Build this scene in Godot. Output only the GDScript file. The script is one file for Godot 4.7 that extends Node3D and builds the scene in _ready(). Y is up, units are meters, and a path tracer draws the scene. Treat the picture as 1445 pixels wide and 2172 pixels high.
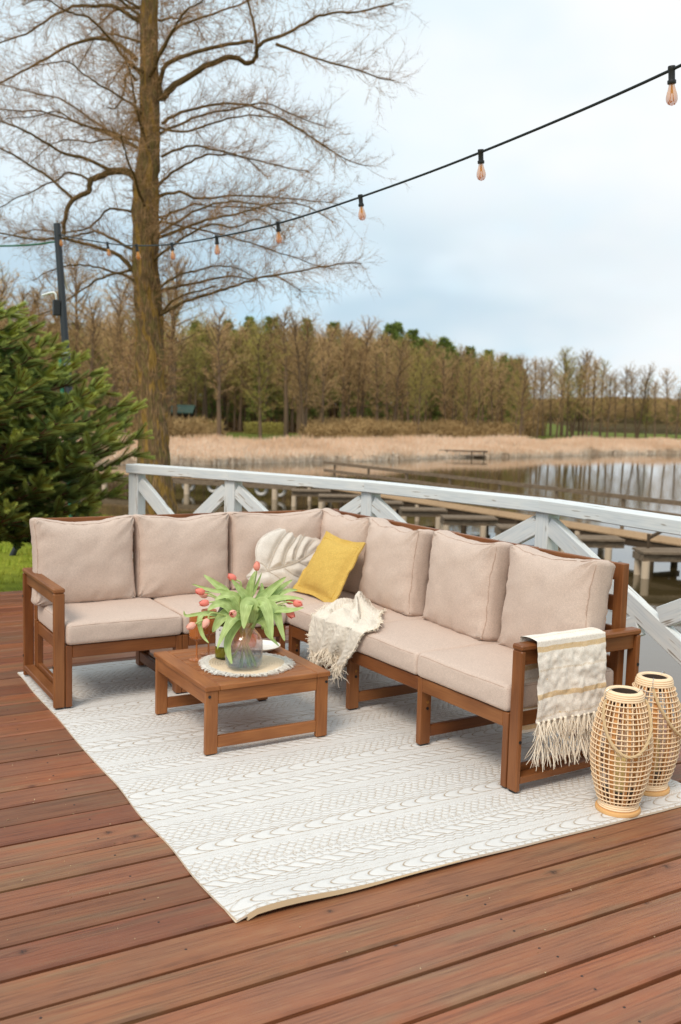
extends Node3D

const FLOOR := 0.0
const WATER := -1.4
const FWD := Vector3(0.5048, 0.0, -0.8632)   # from the deck out over the lake
const SIDE := Vector3(0.8632, 0.0, 0.5048)   # along the shore, to the right
var rng := RandomNumberGenerator.new()
var fnl := FastNoiseLite.new()
var M := {}
var taken := {}


# ------------------------------------------------------------------ mesh buffer
class MB:
	var v := PackedVector3Array()
	var n := PackedVector3Array()
	var uv := PackedVector2Array()
	var c := PackedColorArray()
	var ix := PackedInt32Array()
	var col := Color.WHITE
	var tint := false

	func vert(p: Vector3, nn: Vector3, t: Vector2) -> int:
		v.append(p)
		n.append(nn)
		uv.append(t)
		if tint:
			c.append(col)
		return v.size() - 1

	func tri(a: int, b: int, d: int) -> void:
		ix.append(a)
		ix.append(d)
		ix.append(b)

	func quad(a: Vector3, b: Vector3, d: Vector3, e: Vector3, ta: Vector2, tb: Vector2, td: Vector2, te: Vector2) -> void:
		var nn := (b - a).cross(e - a)
		if nn.length_squared() < 1e-16:
			nn = (d - b).cross(e - b)
		nn = nn.normalized()
		var i := vert(a, nn, ta)
		vert(b, nn, tb)
		vert(d, nn, td)
		vert(e, nn, te)
		tri(i, i + 1, i + 2)
		tri(i, i + 2, i + 3)

	func flat_tri(a: Vector3, b: Vector3, d: Vector3, t := Vector2.ZERO) -> void:
		var nn := (b - a).cross(d - a).normalized()
		var i := vert(a, nn, t)
		vert(b, nn, t)
		vert(d, nn, t)
		tri(i, i + 1, i + 2)

	# turns each triangle the way its corners' normals point
	func orient() -> void:
		for k in range(0, ix.size(), 3):
			var a := ix[k]
			var b := ix[k + 1]
			var d := ix[k + 2]
			if (v[d] - v[a]).cross(v[b] - v[a]).dot(n[a] + n[b] + n[d]) < 0.0:
				ix[k + 1] = d
				ix[k + 2] = b

	func mesh() -> ArrayMesh:
		if v.size() < 60000:
			orient()
		var arr := []
		arr.resize(Mesh.ARRAY_MAX)
		arr[Mesh.ARRAY_VERTEX] = v
		arr[Mesh.ARRAY_NORMAL] = n
		arr[Mesh.ARRAY_TEX_UV] = uv
		if tint:
			arr[Mesh.ARRAY_COLOR] = c
		arr[Mesh.ARRAY_INDEX] = ix
		var m := ArrayMesh.new()
		m.add_surface_from_arrays(Mesh.PRIMITIVE_TRIANGLES, arr)
		return m

	func smooth() -> void:
		for i in n.size():
			n[i] = Vector3.ZERO
		for k in range(0, ix.size(), 3):
			var a := ix[k]
			var b := ix[k + 2]
			var d := ix[k + 1]
			var f := (v[b] - v[a]).cross(v[d] - v[a])
			n[a] += f
			n[b] += f
			n[d] += f
		for i in n.size():
			n[i] = n[i].normalized()


# box with chamfered edges; texture u runs along its longest side
func beam(mb: MB, at: Transform3D, size: Vector3, bev := 0.002, uvo := Vector2.ZERO) -> void:
	var h := size * 0.5
	var k := 0
	if h.y > h[k]:
		k = 1
	if h.z > h[k]:
		k = 2
	var o1 := (k + 1) % 3
	var o2 := (k + 2) % 3
	var P := []
	for s in 8:
		var sg := Vector3(1 if s & 1 else -1, 1 if s & 2 else -1, 1 if s & 4 else -1)
		var row := []
		for ax in 3:
			var q := Vector3(sg.x * (h.x - bev), sg.y * (h.y - bev), sg.z * (h.z - bev))
			q[ax] = sg[ax] * h[ax]
			row.append(q)
		P.append(row)
	var face := func(a: Vector3, b: Vector3, d: Vector3, e: Vector3):
		var mid := (a + b + d + e) * 0.25
		var nn := (b - a).cross(e - a)
		if nn.length_squared() < 1e-18:
			nn = (d - b).cross(e - b)
		var t := [a, b, d, e]
		if nn.dot(mid) < 0.0:
			t = [a, e, d, b]
		var u := []
		for p in t:
			u.append(Vector2(p[k] + uvo.x, p[o1] + p[o2] + uvo.y))
		mb.quad(at * t[0], at * t[1], at * t[2], at * t[3], u[0], u[1], u[2], u[3])
	for ax in 3:
		var b1: int = 1 << ((ax + 1) % 3)
		var b2: int = 1 << ((ax + 2) % 3)
		for s in 2:
			var b0: int = s << ax
			face.call(P[b0][ax], P[b0 | b1][ax], P[b0 | b1 | b2][ax], P[b0 | b2][ax])
	if bev <= 0.0:
		return
	for ax in 3:      # edges that run along ax
		var p1 := (ax + 1) % 3
		var p2 := (ax + 2) % 3
		for s in 4:
			var b0: int = ((s & 1) << p1) | ((s >> 1) << p2)
			var e1: int = b0 | (1 << ax)
			face.call(P[b0][p1], P[b0][p2], P[e1][p2], P[e1][p1])
	for s in 8:
		var a: Vector3 = P[s][0]
		var b: Vector3 = P[s][1]
		var d: Vector3 = P[s][2]
		if (b - a).cross(d - a).dot(a) < 0.0:
			var t := b
			b = d
			d = t
		mb.flat_tri(at * a, at * b, at * d, Vector2(a[k], a[o1]) + uvo)


func box(mb: MB, lo: Vector3, hi: Vector3, bev := 0.002, at := Transform3D.IDENTITY) -> void:
	beam(mb, at * Transform3D(Basis.IDENTITY, (lo + hi) * 0.5), (hi - lo).abs(), bev, Vector2(lo.z * 3.7 + lo.x * 1.3, lo.x * 2.9 + lo.y * 5.1))


# a board between two points; wide is the direction of its first cross size
func board(mb: MB, a: Vector3, b: Vector3, wide: Vector3, sw: float, sd: float, bev := 0.002) -> void:
	var z := (b - a).normalized()
	var x := (wide - z * wide.dot(z)).normalized()
	beam(mb, Transform3D(Basis(x, z.cross(x), z), (a + b) * 0.5), Vector3(sw, sd, a.distance_to(b)), bev, Vector2(a.x + a.z, b.y))


func tube(mb: MB, pts: PackedVector3Array, rad: PackedFloat32Array, sides := 6, cap := true, vscale := 1.0) -> void:
	var m := pts.size()
	var up := Vector3.UP
	var t0 := (pts[1] - pts[0]).normalized()
	if absf(t0.dot(up)) > 0.95:
		up = Vector3.RIGHT
	var x := up.cross(t0).normalized()
	var first := mb.v.size()
	var run := 0.0
	for i in m:
		var t := (pts[mini(i + 1, m - 1)] - pts[maxi(i - 1, 0)]).normalized()
		x = (x - t * x.dot(t)).normalized()
		var y := t.cross(x)
		var r: float = rad[mini(i, rad.size() - 1)]
		if i > 0:
			run += pts[i].distance_to(pts[i - 1])
		for s in sides + 1:
			var a := TAU * s / sides
			var d := x * cos(a) + y * sin(a)
			mb.vert(pts[i] + d * r, d, Vector2(float(s) / sides, run * vscale))
	var w := sides + 1
	for i in m - 1:
		for s in sides:
			var a := first + i * w + s
			mb.tri(a, a + 1, a + w + 1)
			mb.tri(a, a + w + 1, a + w)
	if cap:
		for e in 2:
			var i := 0 if e == 0 else m - 1
			var t := (pts[0] - pts[1]).normalized() if e == 0 else (pts[m - 1] - pts[m - 2]).normalized()
			var cc := mb.vert(pts[i], t, Vector2(0.5, 0.5))
			var st := mb.v.size()
			for s in sides:
				mb.vert(mb.v[first + i * w + s], t, Vector2(0.5, 0.5))
			for s in sides:
				if e == 0:
					mb.tri(cc, st + (s + 1) % sides, st + s)
				else:
					mb.tri(cc, st + s, st + (s + 1) % sides)


func lathe(mb: MB, prof: PackedVector2Array, seg := 24, at := Transform3D.IDENTITY, cols := PackedColorArray()) -> void:
	var first := mb.v.size()
	var m := prof.size()
	for i in m:
		var d := (prof[mini(i + 1, m - 1)] - prof[maxi(i - 1, 0)]).normalized()
		if mb.tint and cols.size():
			mb.col = cols[mini(i, cols.size() - 1)]
		for s in seg + 1:
			var a := TAU * s / seg
			var nn := Vector3(d.y * cos(a), -d.x, d.y * sin(a))
			mb.vert(at * Vector3(prof[i].x * cos(a), prof[i].y, prof[i].x * sin(a)), (at.basis * nn).normalized(), Vector2(float(s) / seg, prof[i].y))
	var w := seg + 1
	for i in m - 1:
		for s in seg:
			var a := first + i * w + s
			mb.tri(a, a + w, a + w + 1)
			mb.tri(a, a + w + 1, a + 1)


# surface from a function of (u, v) in 0..1
func sheet(mb: MB, nu: int, nv: int, f: Callable, us := 1.0, vs := 1.0, flip := false) -> void:
	var first := mb.v.size()
	var w := nv + 1
	var P := PackedVector3Array()
	for i in nu + 1:
		for j in nv + 1:
			P.append(f.call(float(i) / nu, float(j) / nv))
	for i in nu + 1:
		for j in nv + 1:
			var du := P[mini(i + 1, nu) * w + j] - P[maxi(i - 1, 0) * w + j]
			var dv := P[i * w + mini(j + 1, nv)] - P[i * w + maxi(j - 1, 0)]
			var nn := du.cross(dv).normalized()
			mb.vert(P[i * w + j], -nn if flip else nn, Vector2(us * i / nu, vs * j / nv))
	for i in nu:
		for j in nv:
			var a := first + i * w + j
			if flip:
				mb.tri(a, a + w + 1, a + w)
				mb.tri(a, a + 1, a + w + 1)
			else:
				mb.tri(a, a + w, a + w + 1)
				mb.tri(a, a + w + 1, a + 1)


# rounded block whose skin can be pushed about by f(point, point in -1..1)
func soft_block(mb: MB, half: Vector3, r: float, cells: Vector3i, f: Callable) -> void:
	var ticks := []
	for ax in 3:
		var row := [-half[ax], -half[ax] + 0.25 * r, -half[ax] + 0.6 * r, -half[ax] + r]
		for i in range(1, cells[ax]):
			row.append(lerpf(-half[ax] + r, half[ax] - r, float(i) / cells[ax]))
		row.append_array([half[ax] - r, half[ax] - 0.6 * r, half[ax] - 0.25 * r, half[ax]])
		ticks.append(row)
	var ids := {}
	var inner := half - Vector3(r, r, r)
	for ax in 3:
		var a1 := (ax + 1) % 3
		var a2 := (ax + 2) % 3
		for s in [0, ticks[ax].size() - 1]:
			for i in ticks[a1].size() - 1:
				for j in ticks[a2].size() - 1:
					var q := []
					for e in [[0, 0], [1, 0], [1, 1], [0, 1]]:
						var key := Vector3i.ZERO
						key[ax] = s
						key[a1] = i + e[0]
						key[a2] = j + e[1]
						if not ids.has(key):
							var p := Vector3(ticks[0][key.x], ticks[1][key.y], ticks[2][key.z])
							var cl := p.clamp(-inner, inner)
							var d := p - cl
							if d.length() > 1e-6:
								p = cl + d.normalized() * r
							ids[key] = mb.vert(f.call(p, p / half), Vector3.UP, Vector2(p.x + p.z, p.y))
						q.append(ids[key])
					if s > 0:
						mb.tri(q[0], q[1], q[2])
						mb.tri(q[0], q[2], q[3])
					else:
						mb.tri(q[0], q[2], q[1])
						mb.tri(q[0], q[3], q[2])


func curve(p: PackedVector3Array, per := 8) -> PackedVector3Array:
	var out := PackedVector3Array()
	for i in p.size() - 1:
		var a := p[maxi(i - 1, 0)]
		var b := p[i]
		var c := p[i + 1]
		var d := p[mini(i + 2, p.size() - 1)]
		for k in per:
			var t := float(k) / per
			out.append(b.cubic_interpolate(c, a, d, t))
	out.append(p[p.size() - 1])
	return out


# ------------------------------------------------------------------ nodes
func numbered(parent: Node, called: String) -> String:
	var key := str(parent.get_instance_id()) + called
	var k: int = taken.get(key, 0)
	taken[key] = k + 1
	return called if k == 0 else "%s_%03d" % [called, k]


func tag(o: Node3D, label: String, category := "", group := "", kind := "") -> Node3D:
	if label:
		o.set_meta("label", label)
	if category:
		o.set_meta("category", category)
	if group:
		o.set_meta("group", group)
	if kind:
		o.set_meta("kind", kind)
	return o


func root(called: String, at := Transform3D.IDENTITY) -> Node3D:
	var o := Node3D.new()
	o.name = numbered(self, called)
	o.transform = at
	add_child(o, true)
	return o


func put(called: String, mesh: Mesh, m: Material, parent: Node = null, at := Transform3D.IDENTITY) -> MeshInstance3D:
	var o := MeshInstance3D.new()
	var p: Node = parent if parent else self
	o.name = numbered(p, called)
	o.mesh = mesh
	o.material_override = m
	o.transform = at
	p.add_child(o, true)
	return o


func group_node(called: String, parent: Node, at := Transform3D.IDENTITY) -> Node3D:
	var o := Node3D.new()
	o.name = numbered(parent, called)
	o.transform = at
	parent.add_child(o, true)
	return o


func copy(o: Node3D, at: Transform3D, label := "") -> Node3D:
	var r: Node3D = o.duplicate()
	var stem := String(o.name)
	if stem.length() > 4 and stem[stem.length() - 4] == "_" and stem.substr(stem.length() - 3).is_valid_int():
		stem = stem.substr(0, stem.length() - 4)
	r.name = numbered(self, stem)
	add_child(r, true)
	r.transform = at
	if label:
		r.set_meta("label", label)
	return r


func many(called: String, mesh: Mesh, m: Material, where: Array, tints := [], parent: Node = null) -> MultiMeshInstance3D:
	var mm := MultiMesh.new()
	mm.transform_format = MultiMesh.TRANSFORM_3D
	mm.use_colors = tints.size() > 0
	mm.mesh = mesh
	mm.instance_count = where.size()
	for i in where.size():
		mm.set_instance_transform(i, where[i])
		if tints.size():
			mm.set_instance_color(i, tints[i])
	var o := MultiMeshInstance3D.new()
	var p: Node = parent if parent else self
	o.name = numbered(p, called)
	o.multimesh = mm
	o.material_override = m
	o.set_meta("kind", "stuff")
	p.add_child(o, true)
	return o


func xf(at: Vector3, turn := 0.0) -> Transform3D:
	return Transform3D(Basis(Vector3.UP, turn), at)


# the point d metres out from the camera's standpoint and l metres to the side, y above the deck
func shore(d: float, l: float, y := 0.0) -> Vector3:
	return FWD * d + SIDE * l + Vector3(0, y, 0)


# ------------------------------------------------------------------ materials
func srgb(r: int, g: int, b: int) -> Color:
	return Color8(r, g, b)


func lin(r: int, g: int, b: int) -> Color:
	return Color8(r, g, b).srgb_to_linear()


func mat(called: String, color: Color, rough := 0.8, tex: Texture2D = null, spec := 0.5) -> StandardMaterial3D:
	var m := StandardMaterial3D.new()
	m.resource_name = called
	m.albedo_color = color
	m.roughness = rough
	m.metallic_specular = spec
	if tex:
		m.albedo_texture = tex
	M[called] = m
	return m


func relief(m: StandardMaterial3D, tex: Texture2D, cm: float) -> void:
	m.heightmap_enabled = true
	m.heightmap_texture = tex
	m.heightmap_scale = cm


func tri_map(m: StandardMaterial3D, s: Vector3, world := false) -> void:
	m.uv1_triplanar = true
	m.uv1_world_triplanar = world
	m.uv1_scale = s
	m.uv1_triplanar_sharpness = 4.0


func picture(w: int, h: int, f: Callable, channels := 3) -> ImageTexture:
	var data := PackedByteArray()
	data.resize(w * h * channels)
	var k := 0
	for y in h:
		for x in w:
			if channels == 1:
				data[k] = int(clampf(f.call(x, y), 0.0, 1.0) * 255.0)
				k += 1
			else:
				var c: Color = f.call(x, y)
				data[k] = int(clampf(c.r, 0.0, 1.0) * 255.0)
				data[k + 1] = int(clampf(c.g, 0.0, 1.0) * 255.0)
				data[k + 2] = int(clampf(c.b, 0.0, 1.0) * 255.0)
				k += 3
	return ImageTexture.create_from_image(Image.create_from_data(w, h, false, Image.FORMAT_L8 if channels == 1 else Image.FORMAT_RGB8, data))


func nz(x: float, y: float, z := 0.0) -> float:
	return fnl.get_noise_3d(x, y, z)


func fbm(x: float, y: float, z := 0.0) -> float:
	return nz(x, y, z) * 0.55 + nz(x * 2.1, y * 2.1, z + 31.0) * 0.28 + nz(x * 4.3, y * 4.3, z + 77.0) * 0.17


# noise that meets itself at the edges of a tile of size 1
func tiled(u: float, v: float, fx: float, fy: float, z: float) -> float:
	var a := nz(u * fx, v * fy, z)
	var b := nz((u - 1.0) * fx, v * fy, z)
	var c := nz(u * fx, (v - 1.0) * fy, z)
	var d := nz((u - 1.0) * fx, (v - 1.0) * fy, z)
	var wu := smoothstep(0.75, 1.0, u)
	var wv := smoothstep(0.75, 1.0, v)
	return lerpf(lerpf(a, b, wu), lerpf(c, d, wu), wv)


# distance to the nearest knitted line of the rug at u metres along and w metres into a band of height hb
func knit(kind: int, u: float, w: float, hb: float) -> float:
	var t := w / hb
	var d := 1.0
	match kind:
		0:   # twisted cable between two ropes
			var p := 0.0558
			d = minf(absf(w - 0.006 - 0.003 * sin(TAU * u / p)), absf(w - hb + 0.006 - 0.003 * sin(TAU * u / p + 1.0)))
			if t > 0.08 and t < 0.92:
				var ph := fposmod(u / p - 0.85 * smoothstep(0.05, 0.95, t), 1.0)
				d = minf(d, minf(ph, 1.0 - ph) * p * 0.62)
		1:   # fish scales
			var s := 0.0335
			for k in 3:
				var row := floorf(w / (s * 0.62)) + k - 1
				var x := fposmod(u + (0.5 * s if int(row) % 2 else 0.0), s) - 0.5 * s
				var y := w - row * s * 0.62
				if y > -0.001 and y < s * 0.75:
					d = minf(d, absf(Vector2(x, y * 0.9).length() - s * 0.5))
		2:   # herringbone
			var p := 0.01435
			var ph := fposmod((u + absf(w - hb * 0.5) * 1.3) / p, 1.0)
			d = minf(ph, 1.0 - ph) * p * 0.6 + 0.0017
			d = minf(d, absf(w - hb * 0.5) + 0.0012)
		3:   # running stitches
			var p := 0.0402
			for k in 3:
				var c := hb * (k + 0.5) / 3.0 + 0.004 * sin(TAU * u / p + k * 2.0)
				d = minf(d, absf(w - c) + (0.0009 if k == 1 else 0.0))
		4:   # bracket rows
			var p := 0.0335
			var x := fposmod(u, p)
			var half := 0 if t < 0.5 else 1
			var y := w - half * hb * 0.5
			x = fposmod(u + half * p * 0.5, p)
			d = minf(absf(y - 0.004 - 0.006 * smoothstep(0.0, p, x)), absf(x - 0.004 - y * 0.25) + maxf(0.0, y - hb * 0.42))
			d = minf(d, absf(x - p * 0.5) + maxf(0.0, absf(y - 0.01) - 0.004))
		5:   # big leaf cable
			var p := 0.067
			var ph := fposmod(u / p + 0.95 * (1.0 - pow(absf(2.0 * t - 1.0), 1.9)), 1.0)
			d = minf(ph, 1.0 - ph) * p * 0.55
			d = minf(d, minf(absf(w - 0.004), absf(w - hb + 0.004)))
	return d


func make_materials() -> void:
	fnl.noise_type = FastNoiseLite.TYPE_SIMPLEX_SMOOTH
	fnl.frequency = 1.0
	fnl.seed = 7
	fnl.fractal_type = FastNoiseLite.FRACTAL_NONE
	# --- deck boards: 2.4 m by 0.8 m of weathered red-brown timber, grain along u
	var knots := []
	rng.seed = 11
	for i in 15:
		knots.append(Vector3(rng.randf_range(0.1, 2.0), rng.randf_range(0.03, 0.77), rng.randf_range(0.008, 0.019)))
	var W := 1536
	var H := 512
	var warp := PackedFloat32Array()
	warp.resize(W * H)
	var dark := PackedFloat32Array()
	dark.resize(W * H)
	for kn in knots:
		var cx: int = int(kn.x / 2.4 * W)
		var cy: int = int(kn.y / 0.8 * H)
		for dy in range(-42, 43):
			for dx in range(-160, 161):
				var x: int = cx + dx
				var y: int = cy + dy
				if x < 0 or y < 0 or x >= W or y >= H:
					continue
				var ex: float = dx / 640.0 / kn.z
				var ey: float = dy / 640.0 / kn.z
				var q: float = ex * ex * 0.22 + ey * ey
				warp[y * W + x] += signf(ey + 0.001) * exp(-q * 0.55) * kn.z * 1.1
				dark[y * W + x] += 0.75 * exp(-(ex * ex + ey * ey) * 2.6) * (0.8 + 0.8 * nz(ex * 2.0, ey * 2.0, kn.x)) + 0.2 * exp(-q * 1.2)
	var deck_px := func(x: int, y: int) -> Color:
		var k := y * W + x
		var v := y / 640.0 - warp[k]
		var mx := x / 640.0
		var g1 := nz(mx * 0.9, v * 26.0)
		var g2 := nz(mx * 2.6, v * 105.0, 9.0)
		var g3 := fbm(mx * 2.2, v * 6.0, 20.0)
		var g4 := nz(mx * 16.0, v * 34.0, 40.0)
		var g5 := fbm(mx * 1.1, v * 9.0, 60.0)
		var g6 := nz(mx * 6.0, v * 270.0, 70.0)
		if x > 1380:
			var bl := smoothstep(1380.0, 1536.0, x)
			var m2 := mx - 2.4
			g1 = lerpf(g1, nz(m2 * 0.9, v * 26.0), bl)
			g2 = lerpf(g2, nz(m2 * 2.6, v * 105.0, 9.0), bl)
			g3 = lerpf(g3, fbm(m2 * 2.2, v * 6.0, 20.0), bl)
			g4 = lerpf(g4, nz(m2 * 16.0, v * 34.0, 40.0), bl)
			g5 = lerpf(g5, fbm(m2 * 1.1, v * 9.0, 60.0), bl)
			g6 = lerpf(g6, nz(m2 * 6.0, v * 270.0, 70.0), bl)
		var c := Color(0.590, 0.405, 0.315)
		c = c.lerp(Color(0.640, 0.420, 0.305), clampf(0.45 + g3 * 1.3, 0.0, 1.0))
		c = c.lerp(Color(0.560, 0.465, 0.375), smoothstep(0.05, 0.5, g5) * 0.6)
		c = c.lerp(Color(0.38, 0.24, 0.18), clampf(g1 * 0.22 + g2 * 0.34 + g6 * 0.26 + g4 * 0.12, 0.0, 0.6))
		c = c.lerp(Color(0.70, 0.55, 0.43), clampf(-g2 * 0.26 - g1 * 0.12 - g6 * 0.14 + g4 * 0.16, 0.0, 0.45))
		return c.lerp(Color(0.22, 0.14, 0.11), clampf(dark[k], 0.0, 0.85))
	var deck_tex := picture(W, H, deck_px)
	var deck_h := picture(768, 512, func(x: int, y: int) -> float: return 0.5 + 0.3 * nz(x / 320.0 * 2.6, y / 640.0 * 105.0, 9.0) + 0.25 * nz(x / 320.0 * 6.0, y / 640.0 * 270.0, 70.0), 1)
	for i in 6:
		var m := mat("deck%d" % i, [srgb(240, 228, 212), srgb(226, 212, 198), srgb(206, 196, 180), srgb(242, 220, 198), srgb(214, 190, 174), srgb(234, 226, 206)][i], [0.42, 0.48, 0.55, 0.4, 0.45, 0.5][i], deck_tex, 0.5)
		m.uv1_scale = Vector3(1.0 / 2.4, 1.0 / 0.8, 1)
		relief(m, deck_h, 0.07)
	# --- rug: 1.005 m of knitted bands, repeated twice
	var bands := []
	var z := 0.0
	var order := [2, 0, 2, 3, 1, 3, 5, 2, 1, 4, 0, 3, 2, 5, 1, 2, 0, 4, 1, 3, 2, 0, 5, 3, 1, 2, 4, 0, 2, 3, 1, 5, 2, 0]
	var tall := [0.062, 0.078, 0.044, 0.054, 0.060, 0.074]
	var bi := 0
	while z < 2.9:
		var kd: int = order[bi % order.size()]
		bands.append([z, tall[kd], kd])
		z += tall[kd]
		bi += 1
	var rw := 512
	var rh := 1180
	var lines := PackedFloat32Array()
	lines.resize(rw * rh)
	var b := 0
	for y in rh:
		var w := y * 2.88 / rh
		while b + 1 < bands.size() and w >= bands[b][0] + bands[b][1]:
			b += 1
		for x in rw:
			var u := x * 1.005 / rw
			var jit := 0.0010 * nz(u * 90.0, w * 90.0) + 0.0013 * nz(u * 14.0, w * 14.0, 5.0)
			lines[y * rw + x] = knit(bands[b][2], u + jit, w - bands[b][0] + jit * 0.8, bands[b][1])
	var pale := PackedFloat32Array()
	pale.resize(rh)
	b = 0
	for y in rh:
		while b + 1 < bands.size() and y * 2.88 / rh >= bands[b][0] + bands[b][1]:
			b += 1
		pale[y] = [1.0, 0.62, 0.8, 0.9, 0.7, 1.0][bands[b][2]]
	var rug_px := func(x: int, y: int) -> Color:
		var d := lines[y * rw + x]
		var br := 0.68 + 0.4 * nz(x * 0.05, y * 0.06, 3.0)
		var k := (1.0 - smoothstep(0.0009, 0.0027, d)) * clampf(br, 0.1, 0.95) * pale[y]
		var f := 0.018 * nz(x * 0.9, y * 0.9) + 0.012 * nz(x * 0.03, y * 0.02, 5.0)
		return Color(0.868 + f, 0.853 + f, 0.835 + f).lerp(Color(0.64, 0.555, 0.46), k)
	var rug := mat("rug", Color.WHITE, 0.95, picture(rw, rh, rug_px), 0.2)
	relief(rug, picture(rw, rh, func(x: int, y: int) -> float: return smoothstep(0.0, 0.009, lines[y * rw + x]) * 0.85 + 0.15 * nz(x * 0.8, y * 0.8), 1), 0.35)
	mat("rug_edge", srgb(222, 204, 180), 0.95, null, 0.2)
	# --- furniture timber
	var grain := func(x: int, y: int) -> Color:
		var u := x / 512.0
		var v := y / 256.0
		var g := tiled(u, v, 5.0, 26.0, 3.0) * 0.6 + tiled(u, v, 14.0, 80.0, 8.0) * 0.4
		var s := tiled(u, v, 3.0, 3.0, 15.0)
		var c := Color(0.675, 0.450, 0.265).lerp(Color(0.60, 0.385, 0.215), clampf(0.5 + s, 0.0, 1.0))
		return c.lerp(Color(0.46, 0.275, 0.15), clampf(g * 0.42, 0.0, 0.45)).lerp(Color(0.77, 0.55, 0.35), clampf(-g * 0.3, 0.0, 0.35))
	var wood_tex := picture(512, 256, grain)
	for i in 3:
		var wd := mat("wood%d" % i, [srgb(204, 190, 178), srgb(192, 174, 160), srgb(212, 202, 192)][i], [0.42, 0.46, 0.5][i], wood_tex, 0.45)
		wd.uv1_scale = Vector3(1.1, 4.0, 1)
		wd.uv1_offset = Vector3(0.37 * i, 0.23 * i, 0)
	var wt := mat("wood_table", srgb(238, 226, 212), 0.45, wood_tex, 0.45)
	wt.uv1_scale = Vector3(1.4, 4.0, 1)
	mat("bolt", srgb(22, 22, 24), 0.4)
	var br := mat("brass", srgb(176, 120, 62), 0.4)
	br.metallic = 0.6
	# --- beige upholstery
	var weave := func(x: int, y: int) -> Color:
		var u := x / 256.0
		var v := y / 256.0
		var f := 0.06 * nz(x * 0.9, y * 0.25, 2.0) + 0.06 * nz(x * 0.25, y * 0.9, 6.0) + 0.02 * tiled(u, v, 60.0, 14.0, 41.0) + 0.018 * tiled(u, v, 14.0, 60.0, 44.0) + 0.006 * tiled(u, v, 5.0, 5.0, 30.0)
		return Color(0.925 + f, 0.918 + f, 0.908 + f)
	var weave_tex := picture(256, 256, weave)
	var weave_h := picture(256, 256, func(x: int, y: int) -> float: return 0.5 + 0.25 * sin(x * TAU / 4.0) * sin(y * TAU / 4.0) + 0.3 * nz(x * 0.5, y * 0.5), 1)
	var fab := mat("fabric", srgb(221, 199, 185), 0.95, weave_tex, 0.15)
	tri_map(fab, Vector3(3.5, 3.5, 3.5))
	relief(fab, weave_h, 0.05)
	fab.rim_enabled = true
	fab.rim = 0.25
	fab.rim_tint = 0.6
	mat("seam", srgb(186, 158, 140), 0.95, null, 0.1)
	mat("void", srgb(24, 20, 18), 0.95, null, 0.1)
	# --- yellow wool
	var wool_h := picture(256, 256, func(x: int, y: int) -> float: return 0.5 + 0.5 * fbm(x * 0.12, y * 0.12, 3.0), 1)
	var yel := mat("yellow_wool", srgb(224, 186, 100), 1.0, picture(256, 256, func(x: int, y: int) -> Color:
		var f := 0.10 * fbm(x * 0.13, y * 0.13, 12.0)
		return Color(0.93 + f, 0.93 + f, 0.93 + f)), 0.1)
	tri_map(yel, Vector3(4, 4, 4))
	relief(yel, wool_h, 0.25)
	yel.rim_enabled = true
	yel.rim = 0.4
	yel.rim_tint = 0.8
	var lf := mat("leaf_cloth", srgb(238, 229, 219), 0.85, weave_tex, 0.2)
	tri_map(lf, Vector3(3.5, 3.5, 3.5))
	mat("leaf_piping", srgb(205, 190, 172), 0.9, null, 0.2)
	var bl2 := mat("throw_cream", srgb(246, 236, 222), 1.0, weave_tex, 0.1)
	tri_map(bl2, Vector3(5, 5, 5))
	relief(bl2, wool_h, 0.12)
	mat("fringe_cream", srgb(244, 230, 210), 1.0, null, 0.1)
	# --- striped throw: u across, v down its length in metres
	var stripe := func(x: int, y: int) -> Color:
		var v := y * 0.9 / 512.0
		var c := Color(0.94, 0.90, 0.85)
		var f := 0.05 * nz(x * 0.6, y * 0.15) + 0.05 * nz(x * 0.12, y * 0.6, 8.0)
		c = Color(c.r + f, c.g + f, c.b + f)
		var wob := v + 0.0025 * nz(x * 0.03, y * 0.01, 4.0)
		for s in [[0.105, 0.010], [0.262, 0.011], [0.42, 0.011], [0.02, 0.01], [0.60, 0.011], [0.745, 0.011]]:
			var k := 1.0 - smoothstep(s[1] * 0.8, s[1], absf(wob - s[0]))
			c = c.lerp(Color(0.85, 0.72, 0.54), k * clampf(0.85 + 0.5 * nz(x * 0.8, y * 0.3, 2.0), 0.4, 1.0))
		for s in [0.165, 0.215, 0.35, 0.5, 0.68]:
			c = c.lerp(Color(0.80, 0.70, 0.57), (1.0 - smoothstep(0.002, 0.006, absf(wob - s))) * clampf(0.3 + 0.9 * nz(x * 0.5, y * 0.4, 21.0), 0.0, 0.7))
		return c
	var st := mat("throw_striped", Color.WHITE, 1.0, picture(256, 512, stripe), 0.1)
	relief(st, picture(256, 256, func(x: int, y: int) -> float: return 0.5 + 0.35 * fbm(x * 0.03, y * 0.02, 3.0) + 0.25 * nz(x * 0.7, y * 0.7, 2.0), 1), 0.28)
	# --- railing paint
	var paint := func(x: int, y: int) -> Color:
		var u := x / 512.0
		var v := y / 256.0
		var g := tiled(u, v, 6.0, 50.0, 3.0)
		var s := tiled(u, v, 4.0, 9.0, 25.0) * 0.6 + tiled(u, v, 12.0, 22.0, 29.0) * 0.4
		var c := Color(0.845, 0.862, 0.865).lerp(Color(0.90, 0.90, 0.885), clampf(0.5 + s, 0.0, 1.0))
		c = c.lerp(Color(0.72, 0.745, 0.755), clampf(g * 0.5, 0.0, 0.3))
		return c.lerp(Color(0.50, 0.44, 0.38), smoothstep(0.44, 0.66, s + g * 0.35) * 0.7)
	var pt := mat("paint", Color.WHITE, 0.6, picture(512, 256, paint), 0.4)
	pt.uv1_scale = Vector3(0.7, 2.0, 1)
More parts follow.
